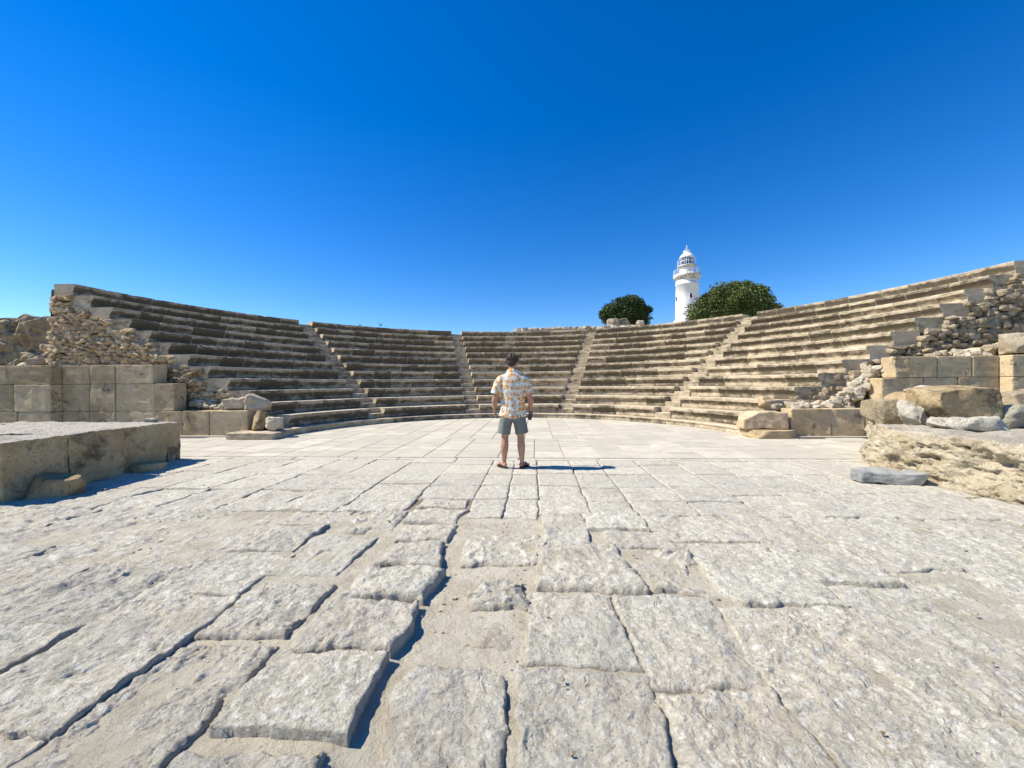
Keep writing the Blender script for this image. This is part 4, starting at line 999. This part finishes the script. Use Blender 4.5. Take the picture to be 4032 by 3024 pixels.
    UVa=np.stack([u,co[:,2]],-1)[li]; uvl.data.foreach_set('uv',UVa.astype(np.float32).reshape(-1))
    n=NT('floral_shirt_cloth',.85,.15); uvn=n.new('ShaderNodeUVMap'); uvn.uv_map='cloth'; uv=uvn.outputs[0]
    def flowers(scale,off,r0,petals,amp,rot):
        vv=n.vmap(uv,(1,1,1),off); v=n.new('ShaderNodeTexVoronoi'); v.voronoi_dimensions='2D'; v.inputs['Scale'].default_value=scale; v.inputs['Randomness'].default_value=.62; n.set(v.inputs['Vector'],vv)
        sub=n.new('ShaderNodeVectorMath'); sub.operation='SUBTRACT'; n.set(sub.inputs[0],vv); n.set(sub.inputs[1],v.outputs['Position'])
        x,y,_=n.sep(sub.outputs[0]); at=n.math('ARCTAN2',y,x); rad=n.math('SQRT',n.math('ADD',n.math('MULTIPLY',x,x),n.math('MULTIPLY',y,y)))
        cr=n.sep(v.outputs['Color'])[0]; at=n.math('ADD',at,n.math('MULTIPLY',cr,rot))
        w=n.math('ABSOLUTE',n.math('COSINE',n.math('MULTIPLY',at,petals/2)))
        lim=n.math('MULTIPLY',n.math('ADD',n.math('MULTIPLY',n.math('POWER',w,1.4),amp),1-amp),r0)
        lim=n.math('MULTIPLY',lim,n.math('ADD',.75,n.math('MULTIPLY',n.sep(v.outputs['Color'])[1],.45)))
        return n.ramp(n.math('SUBTRACT',rad,lim),.0015,-.0015),rad,cr,w
    col=n.mix(n.ramp(n.noise(9,3,.5,uv),.42,.58),(.84,.82,.70),(.66,.74,.69))
    col=n.mix(n.ramp(n.noise(5,2,.5,uv,off=(7,3,0)),.55,.65,0.,.8),col,(.82,.80,.72))
    lm,_,_,_=flowers(9.5,(.31,.17,0),.056,5,.93,6.); col=n.mix(n.math('MULTIPLY',lm,.6),col,n.mix(n.noise(40,2,.5,uv),(.30,.31,.25),(.42,.36,.38)))
    lm2,_,_,_=flowers(15,(.7,.4,0),.035,3,.9,6.); col=n.mix(n.math('MULTIPLY',lm2,.35),col,(.26,.22,.17))
    f1_,ra,cr,w1=flowers(10.5,(.02,.03,0),.041,5,.55,6.)
    petal=n.mix(n.ramp(cr,.3,.7),(.82,.36,.05),(.85,.52,.13)); petal=n.mix(n.ramp(ra,.008,.038),(.55,.16,.04),petal)
    petal=n.mix(n.ramp(n.noise(70,2,.5,uv),.45,.62,0.,.55),petal,(.88,.62,.28)); col=n.mix(f1_,col,petal)
    f2_,rb,_,_=flowers(9,(.53,.61,0),.022,5,.5,6.); col=n.mix(f2_,col,n.mix(n.ramp(rb,.004,.016),(.45,.13,.07),(.80,.50,.22)))
    sh=link('shirt',me,n.done(col,n.bump(n.noise(220,3,.6),.0012)),root,True)
    # collar
    m4=MB(); th=np.linspace(0,2*PI,41); P=[]
    for (r,z) in ((.072,1.600),(.074,1.632),(.080,1.630),(.090,1.598),(.094,1.585)):
        P.append(np.stack([r*np.cos(th),r*1.02*np.sin(th)+.004,z-.022*np.clip(np.sin(th),0,1)],-1))
    m4.grid(np.array(P)); me=m4.mesh('collar'); uvl=me.uv_layers.new(name='cloth'); cc=get_co(me); li=np.empty(len(me.loops),np.int32); me.loops.foreach_get('vertex_index',li); uvl.data.foreach_set('uv',np.stack([cc[:,0],cc[:,2]],-1)[li].astype(np.float32).reshape(-1))
    col_=link('collar',me,sh.data.materials[0],sh,True); md=col_.modifiers.new('t','SOLIDIFY'); md.thickness=.003
    # shorts
    m5=MB(); m5.add(*limb([(0,0,.79),(0,0,.82),(0,0,.90),(0,0,.99)],[(.185,.13),(.20,.14),(.198,.14),(.185,.13)],12,32))
    for s in (-1,1): m5.add(*limb([(s*.085,0,.90),(s*.105,.0,.80),(s*.128,.0,.70),(s*.146,.0,.60),(s*.150,.0,.572),(s*.151,0,.566)],[(.105,.13),(.108,.132),(.103,.125),(.106,.118),(.108,.12),(.108,.12)],24,24))
    me=remesh(m5,.007,2); co=get_co(me); ff=ridged(np.stack([np.arctan2(co[:,1],np.abs(co[:,0])-.12)*1.2,co[:,2]*2.2,co[:,0]*0],-1),1.3,3,4)
    cx=np.sign(co[:,0])*.12; r=np.stack([co[:,0]-cx,co[:,1],0*cx],-1); r/=np.linalg.norm(r,axis=1)[:,None]+1e-6; co=co+r*(ff*.005)[:,None]; set_co(me,co)
    n=NT('grey_green_cotton',.9,.1); MSH=n.done(n.mix(n.ramp(n.noise(6,4),.3,.7),(.165,.175,.155),(.20,.21,.185)),n.bump(n.noise(150,4,.6),.002)); link('shorts',me,MSH,root,True)
    # sandals
    MR=m_flat('dark_brown_rubber',(.055,.04,.035),.8,.2); MST=m_flat('sandal_strap',(.04,.03,.028),.7,.2)
    for s in (-1,1):
        a=s*.55
        def R(x,y,z): return (s*.149+x*math.cos(a)+y*math.sin(a),-.005-x*math.sin(a)+y*math.cos(a),z)
        out=[];N=36
        for q in range(N):
            t=q*2*PI/N; y=.065+.15*math.cos(t); wv=.040+.012*math.cos(t)*1.0; out.append((wv*math.sin(t)*(1+.0),y))
        m6=MB(); V=[R(x*1.02,y,0.) for x,y in out]+[R(x,y,.020+.004*(y<.0)) for x,y in out]+[R(0,.065,.0),R(0,.065,.02)]
        F=[(i,(i+1)%N,N+(i+1)%N,N+i) for i in range(N)]+[(2*N+1,N+i,N+(i+1)%N) for i in range(N)]+[(2*N,(i+1)%N,i) for i in range(N)]
        m6.add(V,F); sd=build('sandal',m6,MR,root)
        m7=MB()
        for sx in (-1,1): m7.add(*limb([R(sx*.046,.035,.02),R(sx*.044,.055,.055),R(sx*.026,.10,.074),R(s*-.022,.155,.058),R(s*-.027,.165,.03)],[(.009,.004)]*5,16,8,(0,1,0)))
        build('strap',m7,MST,sd,True)
    # watch on the left wrist
    MWt=m_flat('watch_leather',(.06,.03,.02),.5,.4); MF=m_flat('watch_metal',(.55,.5,.4),.3,.5,metal=1.)
    m8=MB(); th=np.linspace(0,2*PI,33); P=np.array([[(-.300+r*.95*math.cos(t),.034+r*1.12*math.sin(t),z) for t in th] for r,z in ((.033,.996),(.0365,.996),(.0365,1.020),(.033,1.020),(.033,.996))]); m8.grid(P); w_=build('watch_strap',m8,MWt,root,True)
    m8=MB(); V,F=lathe([(0,0),(.017,0),(.018,.004),(.018,.008),(.015,.010),(0,.010)],20); V=V@np.array(Matrix.Rotation(-PI/2,3,'Y')).T; m8.add(V+np.array([-.332,.036,1.008]),F); build('watch_case',m8,MF,w_,True)
    # phone: a thing of its own, held in the right hand
    V,F=cs(10); k=9; P=V.copy(); P=P/((np.abs(P[:,:2])**k).sum(1)**(1/k)).clip(1,9)[:,None]*1. ; P=P*np.array([.036,.074,.004]) 
    P=P@np.array(Matrix.Rotation(PI/2,3,'X')).T   # upright: x width, z height
    mbp=MB(); mbp.add(P,F); MP=m_flat('black_phone_case',(.012,.012,.014),.35,.5)
    ph=build('mobile_phone',mbp,MP); ph.location=(X0+.292,Y0+.030,.862); ph.rotation_euler=(.10,.12,math.radians(28)); tag(ph,'black mobile phone held down in the right hand of the standing person','phone')
    m9=MB(); 
    for cx_,cz_ in ((-.016,.056),(-.016,.036),(.004,.046)):
        V,F=lathe([(0,0),(.009,0),(.009,.0018),(0,.0018)],14); V=V@np.array(Matrix.Rotation(PI/2,3,'X')).T; m9.add(V+np.array([cx_,-.004,cz_]),F)
    build('camera_lens',m9,m_flat('lens_glass',(.02,.02,.03),.1,.6),ph)
person()
